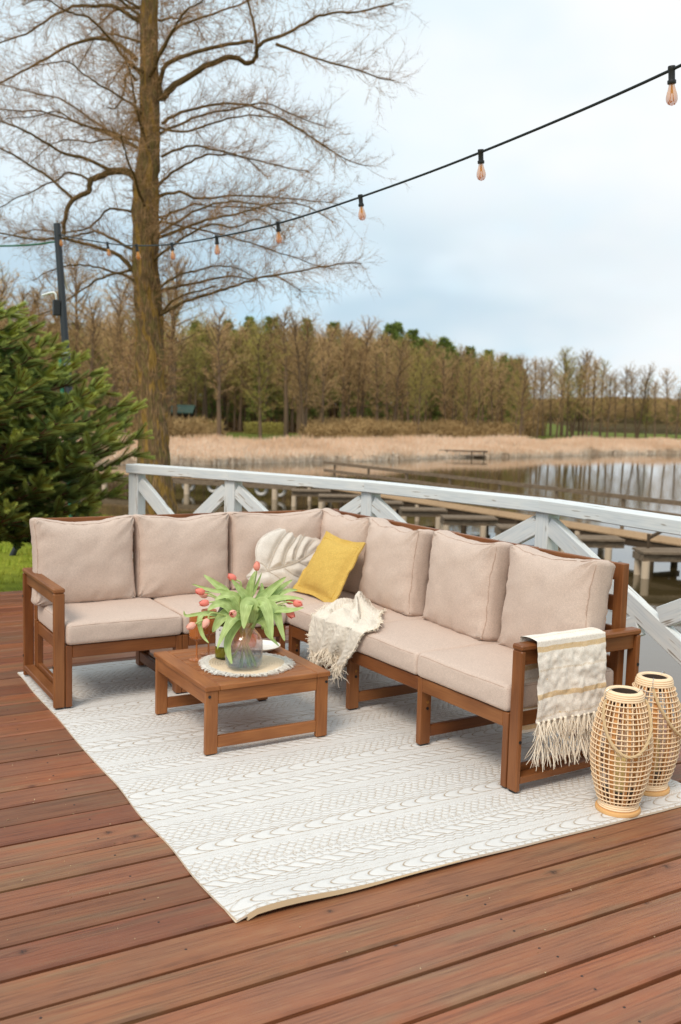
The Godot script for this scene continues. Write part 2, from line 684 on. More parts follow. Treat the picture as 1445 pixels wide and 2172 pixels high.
	# --- bark
	var bark := func(x: int, y: int) -> Color:
		var u := x / 256.0
		var v := y / 512.0
		var g := absf(tiled(u, v, 13.0, 9.0, 3.0)) * 0.7 + 0.5 * tiled(u, v, 40.0, 22.0, 8.0)
		var s := tiled(u, v, 4.0, 6.0, 15.0) + 0.6 * tiled(u, v, 12.0, 12.0, 19.0)
		var c := Color(0.42, 0.345, 0.265).lerp(Color(0.66, 0.55, 0.43), clampf(g * 1.2, 0.0, 1.0))
		c = c.lerp(Color(0.62, 0.50, 0.26), smoothstep(0.0, 0.5, s) * 0.75)
		return c.lerp(Color(0.46, 0.43, 0.26), smoothstep(0.1, 0.6, -s) * 0.6)
	var bk := mat("bark", srgb(255, 246, 232), 0.95, picture(256, 512, bark), 0.2)
	bk.uv1_scale = Vector3(1, 1, 1)
	relief(bk, picture(256, 512, func(x: int, y: int) -> float: return 0.2 + absf(tiled(x / 256.0, y / 512.0, 13.0, 9.0, 3.0)) + 0.4 * tiled(x / 256.0, y / 512.0, 40.0, 22.0, 8.0), 1), 2.0)
	mat("limb", srgb(104, 84, 56), 0.95, null, 0.2)
	mat("twig", srgb(164, 128, 92), 0.95, null, 0.1)
	mat("far_trunk", srgb(120, 100, 80), 0.95, null, 0.1)
	mat("far_twig", srgb(200, 166, 118), 0.95, null, 0.1)
	mat("far_twig_dark", srgb(172, 142, 98), 0.95, null, 0.1)
	mat("far_twig_green", srgb(172, 160, 88), 0.95, null, 0.1)
	var pn := mat("pine_needles", srgb(138, 146, 78), 0.9, null, 0.2)
	pn.vertex_color_use_as_albedo = true
	var nd := mat("needles", srgb(255, 255, 255), 0.8, null, 0.2)
	nd.vertex_color_use_as_albedo = true
	mat("spruce_bark", srgb(96, 72, 52), 0.95, null, 0.1)
	# --- ground and plants
	var gr := func(x: int, y: int) -> Color:
		var u := x / 256.0
		var v := y / 256.0
		var f := 0.5 + 0.3 * tiled(u, v, 9.0, 9.0, 3.0) + 0.35 * tiled(u, v, 50.0, 50.0, 9.0)
		return Color(0.72 + 0.28 * f, 0.72 + 0.28 * f, 0.66 + 0.3 * f)
	var gm := mat("ground", Color.WHITE, 0.95, picture(256, 256, gr), 0.15)
	tri_map(gm, Vector3(0.35, 0.35, 0.35), true)
	gm.vertex_color_use_as_albedo = true
	var gb := mat("grass_blade", Color.WHITE, 0.8, null, 0.2)
	gb.vertex_color_use_as_albedo = true
	gb.backlight_enabled = true
	gb.backlight = Color(0.35, 0.4, 0.15)
	var rd := mat("reed", Color.WHITE, 0.9, null, 0.15)
	rd.vertex_color_use_as_albedo = true
	# --- lake
	var wv := FastNoiseLite.new()
	wv.frequency = 0.02
	wv.seed = 5
	wv.fractal_octaves = 3
	var wn := NoiseTexture2D.new()
	wn.width = 512
	wn.height = 512
	wn.seamless = true
	wn.as_normal_map = true
	wn.bump_strength = 1.2
	wn.noise = wv
	var wa := mat("lake", srgb(70, 58, 34), 0.05, null, 0.7)
	wa.normal_enabled = true
	wa.normal_texture = wn
	wa.normal_scale = 0.06
	wa.uv1_scale = Vector3(1, 1, 1)
	# --- pier timber
	var old := func(x: int, y: int) -> Color:
		var u := x / 256.0
		var v := y / 128.0
		var g := tiled(u, v, 5.0, 30.0, 3.0) * 0.7 + 0.5 * tiled(u, v, 20.0, 60.0, 8.0)
		return Color(0.56, 0.49, 0.41).lerp(Color(0.40, 0.34, 0.28), clampf(0.45 + g, 0.0, 1.0))
	var om := mat("old_wood", Color.WHITE, 0.9, picture(256, 128, old), 0.2)
	om.uv1_scale = Vector3(0.8, 2.0, 1)
	var ol := mat("old_wood_pale", srgb(255, 240, 222), 0.9, om.albedo_texture, 0.2)
	ol.albedo_color = Color(1.35, 1.28, 1.18)
	ol.uv1_scale = Vector3(0.8, 2.0, 1)
	mat("old_wood_dark", srgb(86, 72, 58), 0.9, null, 0.2)
	mat("pile", srgb(206, 184, 158), 0.85, null, 0.2)
	mat("tyre", srgb(212, 206, 198), 0.8)
	mat("black_steel", srgb(38, 42, 46), 0.5)
	mat("green_steel", srgb(42, 112, 84), 0.6)
	mat("cable", srgb(26, 34, 34), 0.55)
	mat("green_cable", srgb(44, 104, 74), 0.55)
	mat("plastic_black", srgb(34, 32, 31), 0.45)
	# --- table things
	var bu := mat("bulb_glass", srgb(236, 158, 56), 0.03)
	bu.transparency = BaseMaterial3D.TRANSPARENCY_ALPHA
	bu.albedo_color.a = 0.42
	bu.vertex_color_use_as_albedo = true
	mat("filament", srgb(214, 140, 60), 0.5)
	var vg := mat("vase_glass", Color.WHITE, 0.03)
	vg.transparency = BaseMaterial3D.TRANSPARENCY_ALPHA
	vg.albedo_color.a = 0.22
	vg.vertex_color_use_as_albedo = true
	var ag := mat("amber_glass", srgb(196, 116, 56), 0.05)
	ag.transparency = BaseMaterial3D.TRANSPARENCY_ALPHA
	ag.albedo_color.a = 0.6
	var wg := mat("water_pane", srgb(226, 236, 238), 0.02)
	wg.transparency = BaseMaterial3D.TRANSPARENCY_ALPHA
	wg.albedo_color.a = 0.06
	var cg := mat("clear_glass", srgb(236, 240, 238), 0.02)
	cg.transparency = BaseMaterial3D.TRANSPARENCY_ALPHA
	cg.albedo_color.a = 0.05
	mat("bottle_glass", srgb(58, 62, 22), 0.08)
	var bg := mat("bottle_clear", srgb(150, 140, 30), 0.05)
	bg.transparency = BaseMaterial3D.TRANSPARENCY_ALPHA
	bg.albedo_color.a = 0.6
	mat("label_paper", srgb(240, 240, 238), 0.8)
	mat("ink", srgb(44, 42, 44), 0.8)
	var pl := mat("plate", srgb(240, 236, 228), 0.25)
	pl.clearcoat_enabled = true
	pl.clearcoat = 0.5
	mat("plate_rim", srgb(186, 150, 108), 0.5)
	mat("terracotta", srgb(206, 96, 62), 0.35)
	var ju := func(x: int, y: int) -> Color:
		var f := 0.12 * nz(x * 0.35, y * 0.35, 4.0)
		return Color(0.87 + f, 0.79 + f, 0.68 + f)
	var jm := mat("jute", Color.WHITE, 0.95, picture(128, 128, ju), 0.1)
	tri_map(jm, Vector3(9, 9, 9))
	mat("mat_fringe", srgb(248, 242, 232), 1.0, null, 0.1)
	# --- tulips
	var lg := mat("tulip_leaf", Color.WHITE, 0.5, picture(128, 256, func(x: int, y: int) -> Color:
		var s := 0.5 + 0.5 * sin(x * TAU / 16.0)
		var f := 0.04 * s + 0.07 * nz(x * 0.06, y * 0.012, 4.0)
		return Color(0.675 + f, 0.745 + f, 0.475 + f)), 0.4)
	lg.backlight_enabled = true
	lg.backlight = Color(0.4, 0.5, 0.15)
	var sg := mat("tulip_stem", srgb(176, 190, 116), 0.5)
	sg.backlight_enabled = true
	sg.backlight = Color(0.2, 0.25, 0.08)
	var pg := mat("tulip_petal", Color.WHITE, 0.5, null, 0.35)
	pg.vertex_color_use_as_albedo = true
	pg.backlight_enabled = true
	pg.backlight = Color(0.5, 0.28, 0.22)
	# --- cane lanterns
	var cane := mat("cane", srgb(246, 216, 178), 0.5, null, 0.4)
	cane.vertex_color_use_as_albedo = false
	mat("cane_slat", srgb(206, 150, 88), 0.6)
	mat("lantern_base", srgb(222, 172, 112), 0.7)
	mat("rope", srgb(206, 178, 138), 0.95, null, 0.1)
	var met := mat("nickel", srgb(200, 200, 200), 0.25)
	met.metallic = 1.0
	mat("wax", srgb(240, 214, 130), 0.5)
	mat("hut_roof", srgb(62, 84, 72), 0.7)
	mat("hut_wall", srgb(70, 56, 46), 0.9)
	mat("screw", srgb(46, 32, 28), 0.5)
	mat("soil", srgb(26, 20, 17), 1.0)


func make_sky() -> ImageTexture:
	var W := 1024
	var H := 512
	var f := func(x: int, y: int) -> Color:
		var az := float(x) / W * TAU
		var el := PI * 0.5 - (y + 0.5) / H * PI
		if el < -0.02:
			return Color(0.80, 0.82, 0.82)
		var d := Vector3(cos(el) * sin(az), sin(el), -cos(el) * cos(az))
		# layered cloud: banks that flatten towards the horizon
		var h := 1.0 / (d.y + 0.22)
		var p := Vector2(d.x, d.z) * h
		var c1 := fbm(p.x * 0.7 + 3.1, p.y * 0.7 + 1.7, 2.0)
		var c2 := fbm(p.x * 2.3 + 8.0, p.y * 2.3 - 4.0, 9.0)
		var c3 := fbm(p.x * 0.55 - 5.0, p.y * 0.55 + 7.5, 17.0)
		var blue := Color(0.63, 0.775, 0.855).lerp(Color(0.765, 0.84, 0.88), smoothstep(0.06, 0.30, el))
		var white := Color(0.838, 0.874, 0.895)
		var grey := Color(0.672, 0.758, 0.812)
		var cover := smoothstep(-0.55, 0.45, c1 * 0.8 + c2 * 0.35 + SKY_COVER)
		var c := blue.lerp(white, cover)
		# grey undersides low down
		var low := smoothstep(0.03, 0.10, el) * (1.0 - smoothstep(0.15, 0.26, el))
		c = c.lerp(grey, low * smoothstep(-0.62, 0.02, c3 + 0.5 * c2) * 0.88)
		# thin bright veil towards the hidden sun
		var g := maxf(0.0, d.dot(Vector3(0.90, 0.30, -0.31).normalized()))
		c = c.lerp(Color(0.885, 0.887, 0.887), smoothstep(0.76, 0.95, g + 0.05 * c2) * lerpf(0.95, 0.72, low))
		c = c.lerp(Color(0.87, 0.87, 0.865), (1.0 - smoothstep(0.0, 0.10, el)) * 0.55 * smoothstep(0.4, 0.95, g))
		return c
	return picture(W, H, f)

const SKY_COVER := -0.02


func _ready() -> void:
	# camera at eye height on the deck, looking out over the corner sofa
	var cam := Camera3D.new()
	cam.name = "camera"
	var ca := CameraAttributesPhysical.new()
	ca.frustum_focal_length = 22.67
	ca.frustum_near = 0.05
	ca.frustum_far = 4000.0
	ca.frustum_focus_distance = 3.65
	ca.exposure_aperture = 2.45
	cam.attributes = ca
	cam.projection = Camera3D.PROJECTION_FRUSTUM
	cam.near = 0.05
	cam.far = 4000.0
	cam.size = 2.0 * 0.05 * 1086.0 / 2051.7
	cam.transform = Transform3D(Basis.from_euler(Vector3(-0.10214, -0.52905, 0.02701)), Vector3(0, 1.45, 0))
	add_child(cam)
	cam.current = true
	make_materials()
	var env := Environment.new()
	env.background_mode = Environment.BG_SKY
	var sky := Sky.new()
	var pano := PanoramaSkyMaterial.new()
	pano.panorama = make_sky()
	sky.sky_material = pano
	env.sky = sky
	env.background_energy_multiplier = 1.0
	env.tonemap_mode = Environment.TONE_MAPPER_LINEAR
	env.tonemap_exposure = 1.34
	env.sdfgi_enabled = true
	env.ssao_enabled = true
	env.ssil_enabled = true
	var we := WorldEnvironment.new()
	we.name = "world_environment"
	we.environment = env
	add_child(we)
	var sun := DirectionalLight3D.new()
	sun.name = "sun"
	sun.light_energy = 0.52
	sun.light_color = Color(1.0, 0.95, 0.89)
	sun.light_angular_distance = 22.0
	sun.shadow_enabled = true
	add_child(sun)
	sun.look_at_from_position(Vector3(-0.52, 0.76, 0.34), Vector3.ZERO)

	build_land()
	build_deck()
	build_railing()
	build_pier()
	build_big_tree()
	build_far_shore()
	build_spruce()
	build_pole_and_lights()
	build_rug()
	build_sofa()
	build_cushions()
	build_table()
	build_table_things()
	build_tulips()
	build_throws()
	build_lanterns()


# ------------------------------------------------------------------ land and lake
func near_shore(l: float) -> float:
	var p := [[-400.0, 26.0], [-30.0, 21.0], [-3.4, 18.5], [-2.0, 14.5], [1.0, 9.0], [3.0, 6.4], [6.0, 6.0], [40.0, 9.0], [400.0, 20.0]]
	return piecewise(p, l)


func far_shore(l: float) -> float:
	var p := [[-400.0, 30.0], [-60.0, 36.0], [-24.0, 43.0], [-7.8, 49.5], [0.0, 58.0], [9.3, 68.7], [28.0, 86.0], [60.0, 112.0], [400.0, 260.0]]
	return piecewise(p, l)


func piecewise(p: Array, x: float) -> float:
	for i in p.size() - 1:
		if x <= p[i + 1][0]:
			return lerpf(p[i][1], p[i + 1][1], smoothstep(0.0, 1.0, clampf((x - p[i][0]) / (p[i + 1][0] - p[i][0]), 0.0, 1.0)) * 0.4 + 0.6 * clampf((x - p[i][0]) / (p[i + 1][0] - p[i][0]), 0.0, 1.0))
	return p[p.size() - 1][1]


func land_height(d: float, l: float) -> float:
	var dn := near_shore(l) - d
	var s := d - far_shore(l)
	if dn > 0.0:
		return lerpf(WATER - 0.05, -0.33, smoothstep(0.0, 3.2, dn)) + 0.03 * nz(d * 0.7, l * 0.7, 4.0)
	if s < 0.0:
		return maxf(-3.2, maxf(WATER - 0.05 - 0.3 * (-dn), WATER - 0.05 + 0.2 * s))
	var y := lerpf(WATER - 0.05, WATER + 0.12, smoothstep(0.0, 6.0, s))
	y = lerpf(y, -0.65, smoothstep(17.0, 36.0, s))
	y = lerpf(y, -0.2, smoothstep(40.0, 120.0, s))
	# a second water behind the spit on the right
	var r := l / maxf(d, 1.0)
	var w2 := smoothstep(0.20, 0.25, r) * smoothstep(160.0, 175.0, d) * (1.0 - smoothstep(400.0, 440.0, d))
	y = lerpf(y, WATER - 0.6, w2)
	return y + 9.0 * smoothstep(440.0, 720.0, d) * smoothstep(0.05, 0.3, r)


func land_color(d: float, l: float) -> Color:
	var k := 0.5 + 0.7 * fbm(d * 0.22, l * 0.22, 6.0)
	var lawn := lin(150, 154, 58).lerp(lin(120, 138, 46), clampf(k, 0.0, 1.0))
	if d < near_shore(l) + 1.0:
		var mud := lin(120, 96, 62)
		return lawn.lerp(mud, smoothstep(1.5, 0.2, near_shore(l) - d))
	var s := d - far_shore(l)
	if s < 14.0:
		return lin(150, 122, 84)
	var r := l / maxf(d, 1.0)
	var floor_c := lin(104, 78, 54).lerp(lin(84, 66, 44), clampf(k, 0.0, 1.0))
	var green := 0.0
	if r < -0.02 and r > -0.30:
		green = smoothstep(16.0, 22.0, s) * (1.0 - smoothstep(38.0, 46.0, s))
	if r > 0.19:
		green = maxf(green, smoothstep(10.0, 16.0, s))
	if d > 400.0:
		return lin(92, 78, 52)
	return floor_c.lerp(lin(118, 126, 62), green)


func build_land() -> void:
	var ds := PackedFloat32Array()
	var d := -60.0
	while d < 1500.0:
		ds.append(d)
		d += 2.0 if d < 0.0 else (0.45 if d < 24.0 else (1.6 if d < 130.0 else (10.0 if d < 500.0 else 60.0)))
	var ls := PackedFloat32Array()
	var l := -700.0
	while l < 900.0:
		ls.append(l)
		var al := absf(l)
		l += 0.5 if al < 14.0 else (2.0 if al < 70.0 else (10.0 if al < 250.0 else 50.0))
	var mb := MB.new()
	mb.tint = true
	for i in ds.size():
		for j in ls.size():
			mb.col = land_color(ds[i], ls[j])
			mb.vert(shore(ds[i], ls[j], land_height(ds[i], ls[j])), Vector3.UP, Vector2(ds[i], ls[j]))
	var w := ls.size()
	for i in ds.size() - 1:
		for j in ls.size() - 1:
			var a := i * w + j
			mb.tri(a, a + 1, a + w + 1)
			mb.tri(a, a + w + 1, a + w)
	mb.smooth()
	for i in mb.n.size():
		if mb.n[i].y < 0.0:
			mb.n[i] = -mb.n[i]
	tag(put("ground", mb.mesh(), M.ground), "grassy bank by the deck and the far shore round the lake", "", "", "structure")
	var wb := MB.new()
	var q := [shore(-20, -700, WATER), shore(-20, 900, WATER), shore(1400, 900, WATER), shore(1400, -700, WATER)]
	wb.quad(q[0], q[1], q[2], q[3], Vector2(-20, -700) / 5.0, Vector2(-20, 900) / 5.0, Vector2(1400, 900) / 5.0, Vector2(1400, -700) / 5.0)
	tag(put("water", wb.mesh(), M.lake), "still brown lake that mirrors the trees and the sky", "", "", "structure")
	# grass round the deck
	rng.seed = 21
	var blade := MB.new()
	blade.tint = true
	for k in 9:
		var a := rng.randf() * TAU
		var o := Vector3(rng.randf_range(-0.05, 0.05), 0, rng.randf_range(-0.05, 0.05))
		var h := rng.randf_range(0.035, 0.085)
		var lean := Vector3(cos(a), 0, sin(a)) * h * rng.randf_range(0.2, 0.7)
		var s := Vector3(-sin(a), 0, cos(a)) * 0.004
		blade.col = Color.WHITE
		blade.flat_tri(o - s, o + s, o + lean + Vector3(0, h, 0))
	var where := []
	var tints := []
	for k in 15000:
		var gd := rng.randf_range(2.0, 18.0)
		var gl := rng.randf_range(-10.0, 5.0)
		if k < 2500:
			gd = rng.randf_range(4.0, 6.6)
			gl = rng.randf_range(1.4, 5.0)
		var p := shore(gd, gl, 0)
		if near_shore(gl) - gd < 0.4 or on_deck(p.x, p.z, 0.05):
			continue
		p.y = land_height(gd, gl) - 0.005
		where.append(Transform3D(Basis(Vector3.UP, rng.randf() * TAU).scaled(Vector3.ONE * rng.randf_range(0.7, 1.3)), p))
		tints.append(lin(142, 160, 56).lerp(lin(176, 168, 70), rng.randf()))
	tag(many("grass", blade.mesh(), M.grass_blade, where, tints), "short green and yellowish grass beside the deck", "grass", "", "stuff")


# ------------------------------------------------------------------ deck
const RIM := [[-7.70, 2.30], [-7.56, 2.56], [-6.69, 3.03], [-5.55, 3.55], [-4.12, 3.85], [-3.06, 3.76], [-2.2, 3.62], [-1.2, 3.42], [-0.3, 3.1], [1.2, 2.6]]


func rim_x(z: float) -> float:
	for i in RIM.size() - 1:
		if z <= RIM[i + 1][0]:
			return lerpf(RIM[i][1], RIM[i + 1][1], clampf((z - RIM[i][0]) / (RIM[i + 1][0] - RIM[i][0]), 0.0, 1.0))
	return RIM[RIM.size() - 1][1]


func on_deck(x: float, z: float, more := 0.0) -> bool:
	return z > -7.66 - more and z < 1.4 and x < rim_x(z) + more


func build_deck() -> void:
	rng.seed = 5
	var deck := tag(root("deck"), "terrace floor of red-brown timber boards", "", "", "structure")
	var head := MB.new()
	lathe(head, PackedVector2Array([Vector2(0.0001, 0.0012), Vector2(0.003, 0.001), Vector2(0.0042, 0.0)]), 8)
	var head_mesh := head.mesh()
	var z := -2.255 - 0.1555 * 35
	var i := 0
	while z < 1.3:
		var x1 := minf(rim_x(z + 0.02), rim_x(z + 0.13)) + rng.randf_range(-0.006, 0.01)
		var x0 := -3.2 + rng.randf_range(-0.02, 0.02)
		if z < -7.4:
			x1 = minf(x1, 2.3)
		var gap := rng.randf_range(0.012, 0.019)
		var mb := MB.new()
		var lift := rng.randf_range(-0.0012, 0.0012)
		var wide := 0.1555 - gap
		var uvo := Vector2(rng.randf() * 2.4, rng.randf() * 0.8)
		beam(mb, Transform3D(Basis.IDENTITY, Vector3((x0 + x1) * 0.5, -0.02 + lift, z + gap * 0.5 + wide * 0.5)), Vector3(x1 - x0, 0.04, wide), 0.005, uvo)
		var pl := put("plank", mb.mesh(), M["deck%d" % rng.randi_range(0, 5)], deck)
		var nail_line := [-0.6, 0.907, 2.42] if z < -2.3 else [-0.75, 0.5, 1.78, 2.9]
		for sx in nail_line:
			for side in ([0.5] if z < -2.3 else [0.28, 0.72]):
				put("screw_head", head_mesh, M.screw, pl, xf(Vector3(sx + rng.randf_range(-0.012, 0.012), lift, z + gap * 0.5 + wide * (side + rng.randf_range(-0.06, 0.06)))))
		z += 0.1555
		i += 1
	var jb := MB.new()
	for k in 7:
		var jx := -2.8 + k * 0.95
		var zmin := -7.5
		while zmin < 0 and rim_x(zmin) < jx + 0.1:
			zmin += 0.1
		var zmax := 1.2
		while zmax > zmin and rim_x(zmax) < jx + 0.1:
			zmax -= 0.1
		box(jb, Vector3(jx - 0.03, -0.18, zmin), Vector3(jx + 0.03, -0.043, zmax), 0.003)
	put("joist", jb.mesh(), M.old_wood_dark, deck)
	var eb := MB.new()
	for k in RIM.size() - 1:
		var a := Vector3(RIM[k][1] - 0.005, -0.105, RIM[k][0])
		var b := Vector3(RIM[k + 1][1] - 0.005, -0.105, RIM[k + 1][0])
		board(eb, a, b, Vector3.UP, 0.145, 0.024, 0.002)
	put("edge_board", eb.mesh(), M.deck2, deck)
	# grit, seeds and slivers blown over the boards
	var db := MB.new()
	db.tint = true
	for k in 420:
		var p := Vector3(rng.randf_range(-0.6, 3.2), 0.0012, rng.randf_range(-5.2, -1.2))
		if p.x > 1.05 and p.z < -2.36:
			p.x = rng.randf_range(-0.6, 1.05)
		var a := rng.randf() * TAU
		var l := rng.randf_range(0.0012, 0.004) * (3.0 if rng.randf() < 0.08 else 1.0)
		db.col = lin(226, 200, 160).lerp(lin(120, 92, 60), rng.randf())
		beam(db, Transform3D(Basis(Vector3.UP, a), p), Vector3(l, 0.0016, rng.randf_range(0.0009, 0.002)), 0.0)
	put("grit", db.mesh(), M.reed, deck).set_meta("kind", "stuff")
	var sb := MB.new()
	var sp := PackedVector3Array()
	for r in RIM:
		sp.append(Vector3(r[1] - 0.12, -0.2, r[0]))
	for k in sp.size() - 1:
		sb.quad(Vector3(-3.2, -0.2, sp[k].z), Vector3(-3.2, -0.2, sp[k + 1].z), sp[k + 1], sp[k], Vector2.ZERO, Vector2.ZERO, Vector2.ZERO, Vector2.ZERO)
	put("soil", sb.mesh(), M.soil, deck)


# ------------------------------------------------------------------ white railing
func build_railing() -> void:
	var posts := [Vector3(2.51, 0, -7.56), Vector3(2.97, 0, -6.69), Vector3(3.48, 0, -5.55), Vector3(3.77, 0, -4.12), Vector3(3.655, 0, -2.42), Vector3(3.36, 0, -0.95)]
	var rail := tag(root("railing"), "white weathered timber railing with X braces round the deck edge", "railing")
	var top := 0.995
	for i in posts.size():
		var a: Vector3 = posts[i]
		var fw: Vector3 = (posts[mini(i + 1, posts.size() - 1)] - posts[maxi(i - 1, 0)]).normalized()
		if i == 1 or i == 2:
			fw = (posts[i + 1] - posts[i]).normalized()
		var mb := MB.new()
		beam(mb, Transform3D(Basis(Vector3.UP.cross(fw), Vector3.UP, fw), a + Vector3(0, 0.32, 0)), Vector3(0.095, 1.2, 0.1), 0.004, Vector2(i * 0.7, i * 0.3))
		put("post", mb.mesh(), M.paint, rail)
	for i in posts.size() - 1:
		var a: Vector3 = posts[i]
		var b: Vector3 = posts[i + 1]
		var dir := (b - a).normalized()
		var out := Vector3.UP.cross(dir)
		if i == 0:
			a -= dir * 0.06
		var mb := MB.new()
		board(mb, a + dir * 0.001 + Vector3(0, top - 0.036, 0), b - dir * 0.001 + Vector3(0, top - 0.036, 0), out, 0.145, 0.072, 0.005)
		put("top_rail", mb.mesh(), M.paint, rail)
		a = posts[i] + dir * 0.05
		b = posts[i + 1] - dir * 0.05
		var ya := top - 0.075
		var yb := 0.03
		var inn := -out * 0.012
		# long brace from the far post's head down to the near post's foot; the other one meets it in two halves
		var p0 := a + Vector3(0, ya - 0.07, 0) + inn
		var p1 := b + Vector3(0, yb + 0.06, 0) + inn
		var br := MB.new()
		slanted(br, p0, p1, dir, out, 0.105, 0.046, ya - 0.002, yb)
		put("long_brace", br.mesh(), M.paint, rail)
		var q0 := a + Vector3(0, yb + 0.06, 0) + inn
		var q1 := b + Vector3(0, ya - 0.07, 0) + inn
		var mid := (q0 + q1) * 0.5
		var qd := (q1 - q0).normalized()
		var cut := 0.06 / maxf(0.2, absf(qd.cross((p1 - p0).normalized()).length()))
		var h1 := MB.new()
		slanted(h1, q0, mid - qd * cut, dir, out, 0.105, 0.0455, ya - 0.002, yb, false)
		put("short_brace", h1.mesh(), M.paint, rail)
		var h2 := MB.new()
		slanted(h2, mid + qd * cut, q1, dir, out, 0.105, 0.0455, ya - 0.002, yb, false)
		put("short_brace", h2.mesh(), M.paint, rail)


func slanted(mb: MB, p0: Vector3, p1: Vector3, _dir: Vector3, out: Vector3, wide: float, thick: float, _ymax: float, _ymin: float, _whole := true) -> void:
	board(mb, p0, p1, out, thick, wide, 0.004)


# ------------------------------------------------------------------ pier over the lake
func build_pier() -> void:
	rng.seed = 31
	var pier := tag(root("pier"), "long grey wooden pier with handrail and short mooring fingers", "pier")
	var A := shore(31.6, -0.9, -0.9)
	var B := shore(10.0, 12.0, -0.9)
	var dir := (B - A).normalized()
	var across := Vector3.UP.cross(dir)      # towards the far side
	if across.dot(FWD) < 0.0:
		across = -across
	var length := A.distance_to(B)
	var n := int(length / 0.16)
	for i in n:
		var p := A + dir * (i + 0.5) * length / n
		var mb := MB.new()
		board(mb, p - across * 0.42, p + across * 0.42, dir, 0.145, 0.035, 0.003)
		put("plank", mb.mesh(), M.old_wood_pale, pier)
	for s in [-0.34, 0.34]:
		var mb := MB.new()
		board(mb, A + across * s - Vector3(0, 0.1, 0), B + across * s - Vector3(0, 0.1, 0), Vector3.UP, 0.16, 0.08, 0.003)
		put("beam", mb.mesh(), M.old_wood_dark, pier)
	var k := 0
	var t := 0.4
	while t < length - 0.2:
		for s in [-0.36, 0.36]:
			var mb := MB.new()
			var p: Vector3 = A + dir * t + across * s
			tube(mb, PackedVector3Array([p - Vector3(0, 1.6, 0), p - Vector3(0, 0.05, 0) + Vector3(rng.randf_range(-0.03, 0.03), 0, 0)]), PackedFloat32Array([0.07]), 8)
			put("pile", mb.mesh(), M.old_wood_dark if k % 3 else M.pile, pier)
		var cb := MB.new()
		board(cb, A + dir * t - across * 0.5 - Vector3(0, 0.28, 0), A + dir * t + across * 0.5 - Vector3(0, 0.28, 0), Vector3.UP, 0.12, 0.06, 0.003)
		put("cross_beam", cb.mesh(), M.old_wood_dark, pier)
		k += 1
		t += 2.0
	# handrail on the far side
	t = 0.6
	while t < length:
		var mb := MB.new()
		var p := A + dir * t + across * 0.42
		board(mb, p - Vector3(0, 0.3, 0), p + Vector3(0, 0.74, 0), dir, 0.07, 0.05, 0.003)
		put("handrail_post", mb.mesh(), M.old_wood, pier)
		t += 2.05
	for yy in [0.72, 0.46]:
		var mb := MB.new()
		board(mb, A + across * 0.37 + Vector3(0, yy, 0), B + across * 0.37 + Vector3(0, yy, 0), Vector3.UP, 0.095, 0.04, 0.003)
		put("handrail", mb.mesh(), M.old_wood, pier)
	# fingers on the near side
	for i in 10:
		var tt := 2.2 + i * 1.95
		var p := A + dir * tt - across * 0.44 - Vector3(0, 0.03, 0)
		p -= SIDE * 0.18
		var q := p - SIDE * rng.randf_range(1.15, 1.35) - FWD * 0.1
		var fg := group_node("mooring_finger", pier)
		for s in [-0.17, 0.17]:
			var mb := MB.new()
			board(mb, p + FWD * s, q + FWD * s, Vector3.UP, 0.05, 0.32, 0.006)
			put("plank", mb.mesh(), M.old_wood, fg)
		var sb := MB.new()
		board(sb, p - Vector3(0, 0.1, 0), q - Vector3(0, 0.1, 0), Vector3.UP, 0.13, 0.52, 0.006)
		put("side_beam", sb.mesh(), M.old_wood, fg)
		for s in [[0.08, -0.24], [0.08, 0.2], [0.95, -0.24]]:
			var mb := MB.new()
			var c: Vector3 = q + SIDE * s[0] + FWD * s[1] - Vector3(0, 0.16, 0)
			tube(mb, PackedVector3Array([c - Vector3(0, 1.3, 0), c]), PackedFloat32Array([0.075]), 9)
			put("pile", mb.mesh(), M.pile, fg)
	# ramp rails at the right end
	for s in [0.0, 0.75]:
		var mb := MB.new()
		var a := shore(17.9 - s, 5.75 + s, -0.72)
		tube(mb, PackedVector3Array([a, a + SIDE * 1.3 - FWD * 0.2 + Vector3(0, 0.85, 0)]), PackedFloat32Array([0.035]), 7)
		put("ramp_rail", mb.mesh(), M.old_wood_dark, pier)
		var pb := MB.new()
		tube(pb, PackedVector3Array([a + Vector3(0, -0.3, 0), a + Vector3(0, 0.08, 0)]), PackedFloat32Array([0.03]), 7)
		put("ramp_post", pb.mesh(), M.old_wood_dark, pier)

	# second arm, parallel to the shore, with tyres hung on it
	var arm := tag(root("jetty_arm"), "pale jetty arm hung with tyres, left of the long pier", "jetty")
	var C := shore(36.0, -13.0, -0.86)
	var D := shore(31.6, -1.2, -0.86)
	var d2 := (D - C).normalized()
	var a2 := Vector3.UP.cross(d2)
	if a2.dot(FWD) < 0.0:
		a2 = -a2
	var len2 := C.distance_to(D)
	var n2 := int(len2 / 0.2)
	for i in n2:
		var p := C + d2 * (i + 0.5) * len2 / n2
		var mb := MB.new()
		board(mb, p - a2 * 0.7, p + a2 * 0.7, d2, 0.185, 0.04, 0.003)
		put("plank", mb.mesh(), M.old_wood_pale, arm)
	for s in [-0.70, 0.66]:
		var mb := MB.new()
		board(mb, C + a2 * s - Vector3(0, 0.12, 0), D + a2 * s - Vector3(0, 0.12, 0), Vector3.UP, 0.16, 0.07, 0.003)
		put("beam", mb.mesh(), M.old_wood, arm)
	for i in 8:
		var p := C + d2 * (0.5 + i * 1.62) - a2 * 0.68
		var mb := MB.new()
		tube(mb, PackedVector3Array([p - Vector3(0, 1.4, 0), p - Vector3(0, 0.2, 0)]), PackedFloat32Array([0.1]), 9)
		put("pile", mb.mesh(), M.pile if i % 2 else M.old_wood_dark, arm)
	var tor := MB.new()
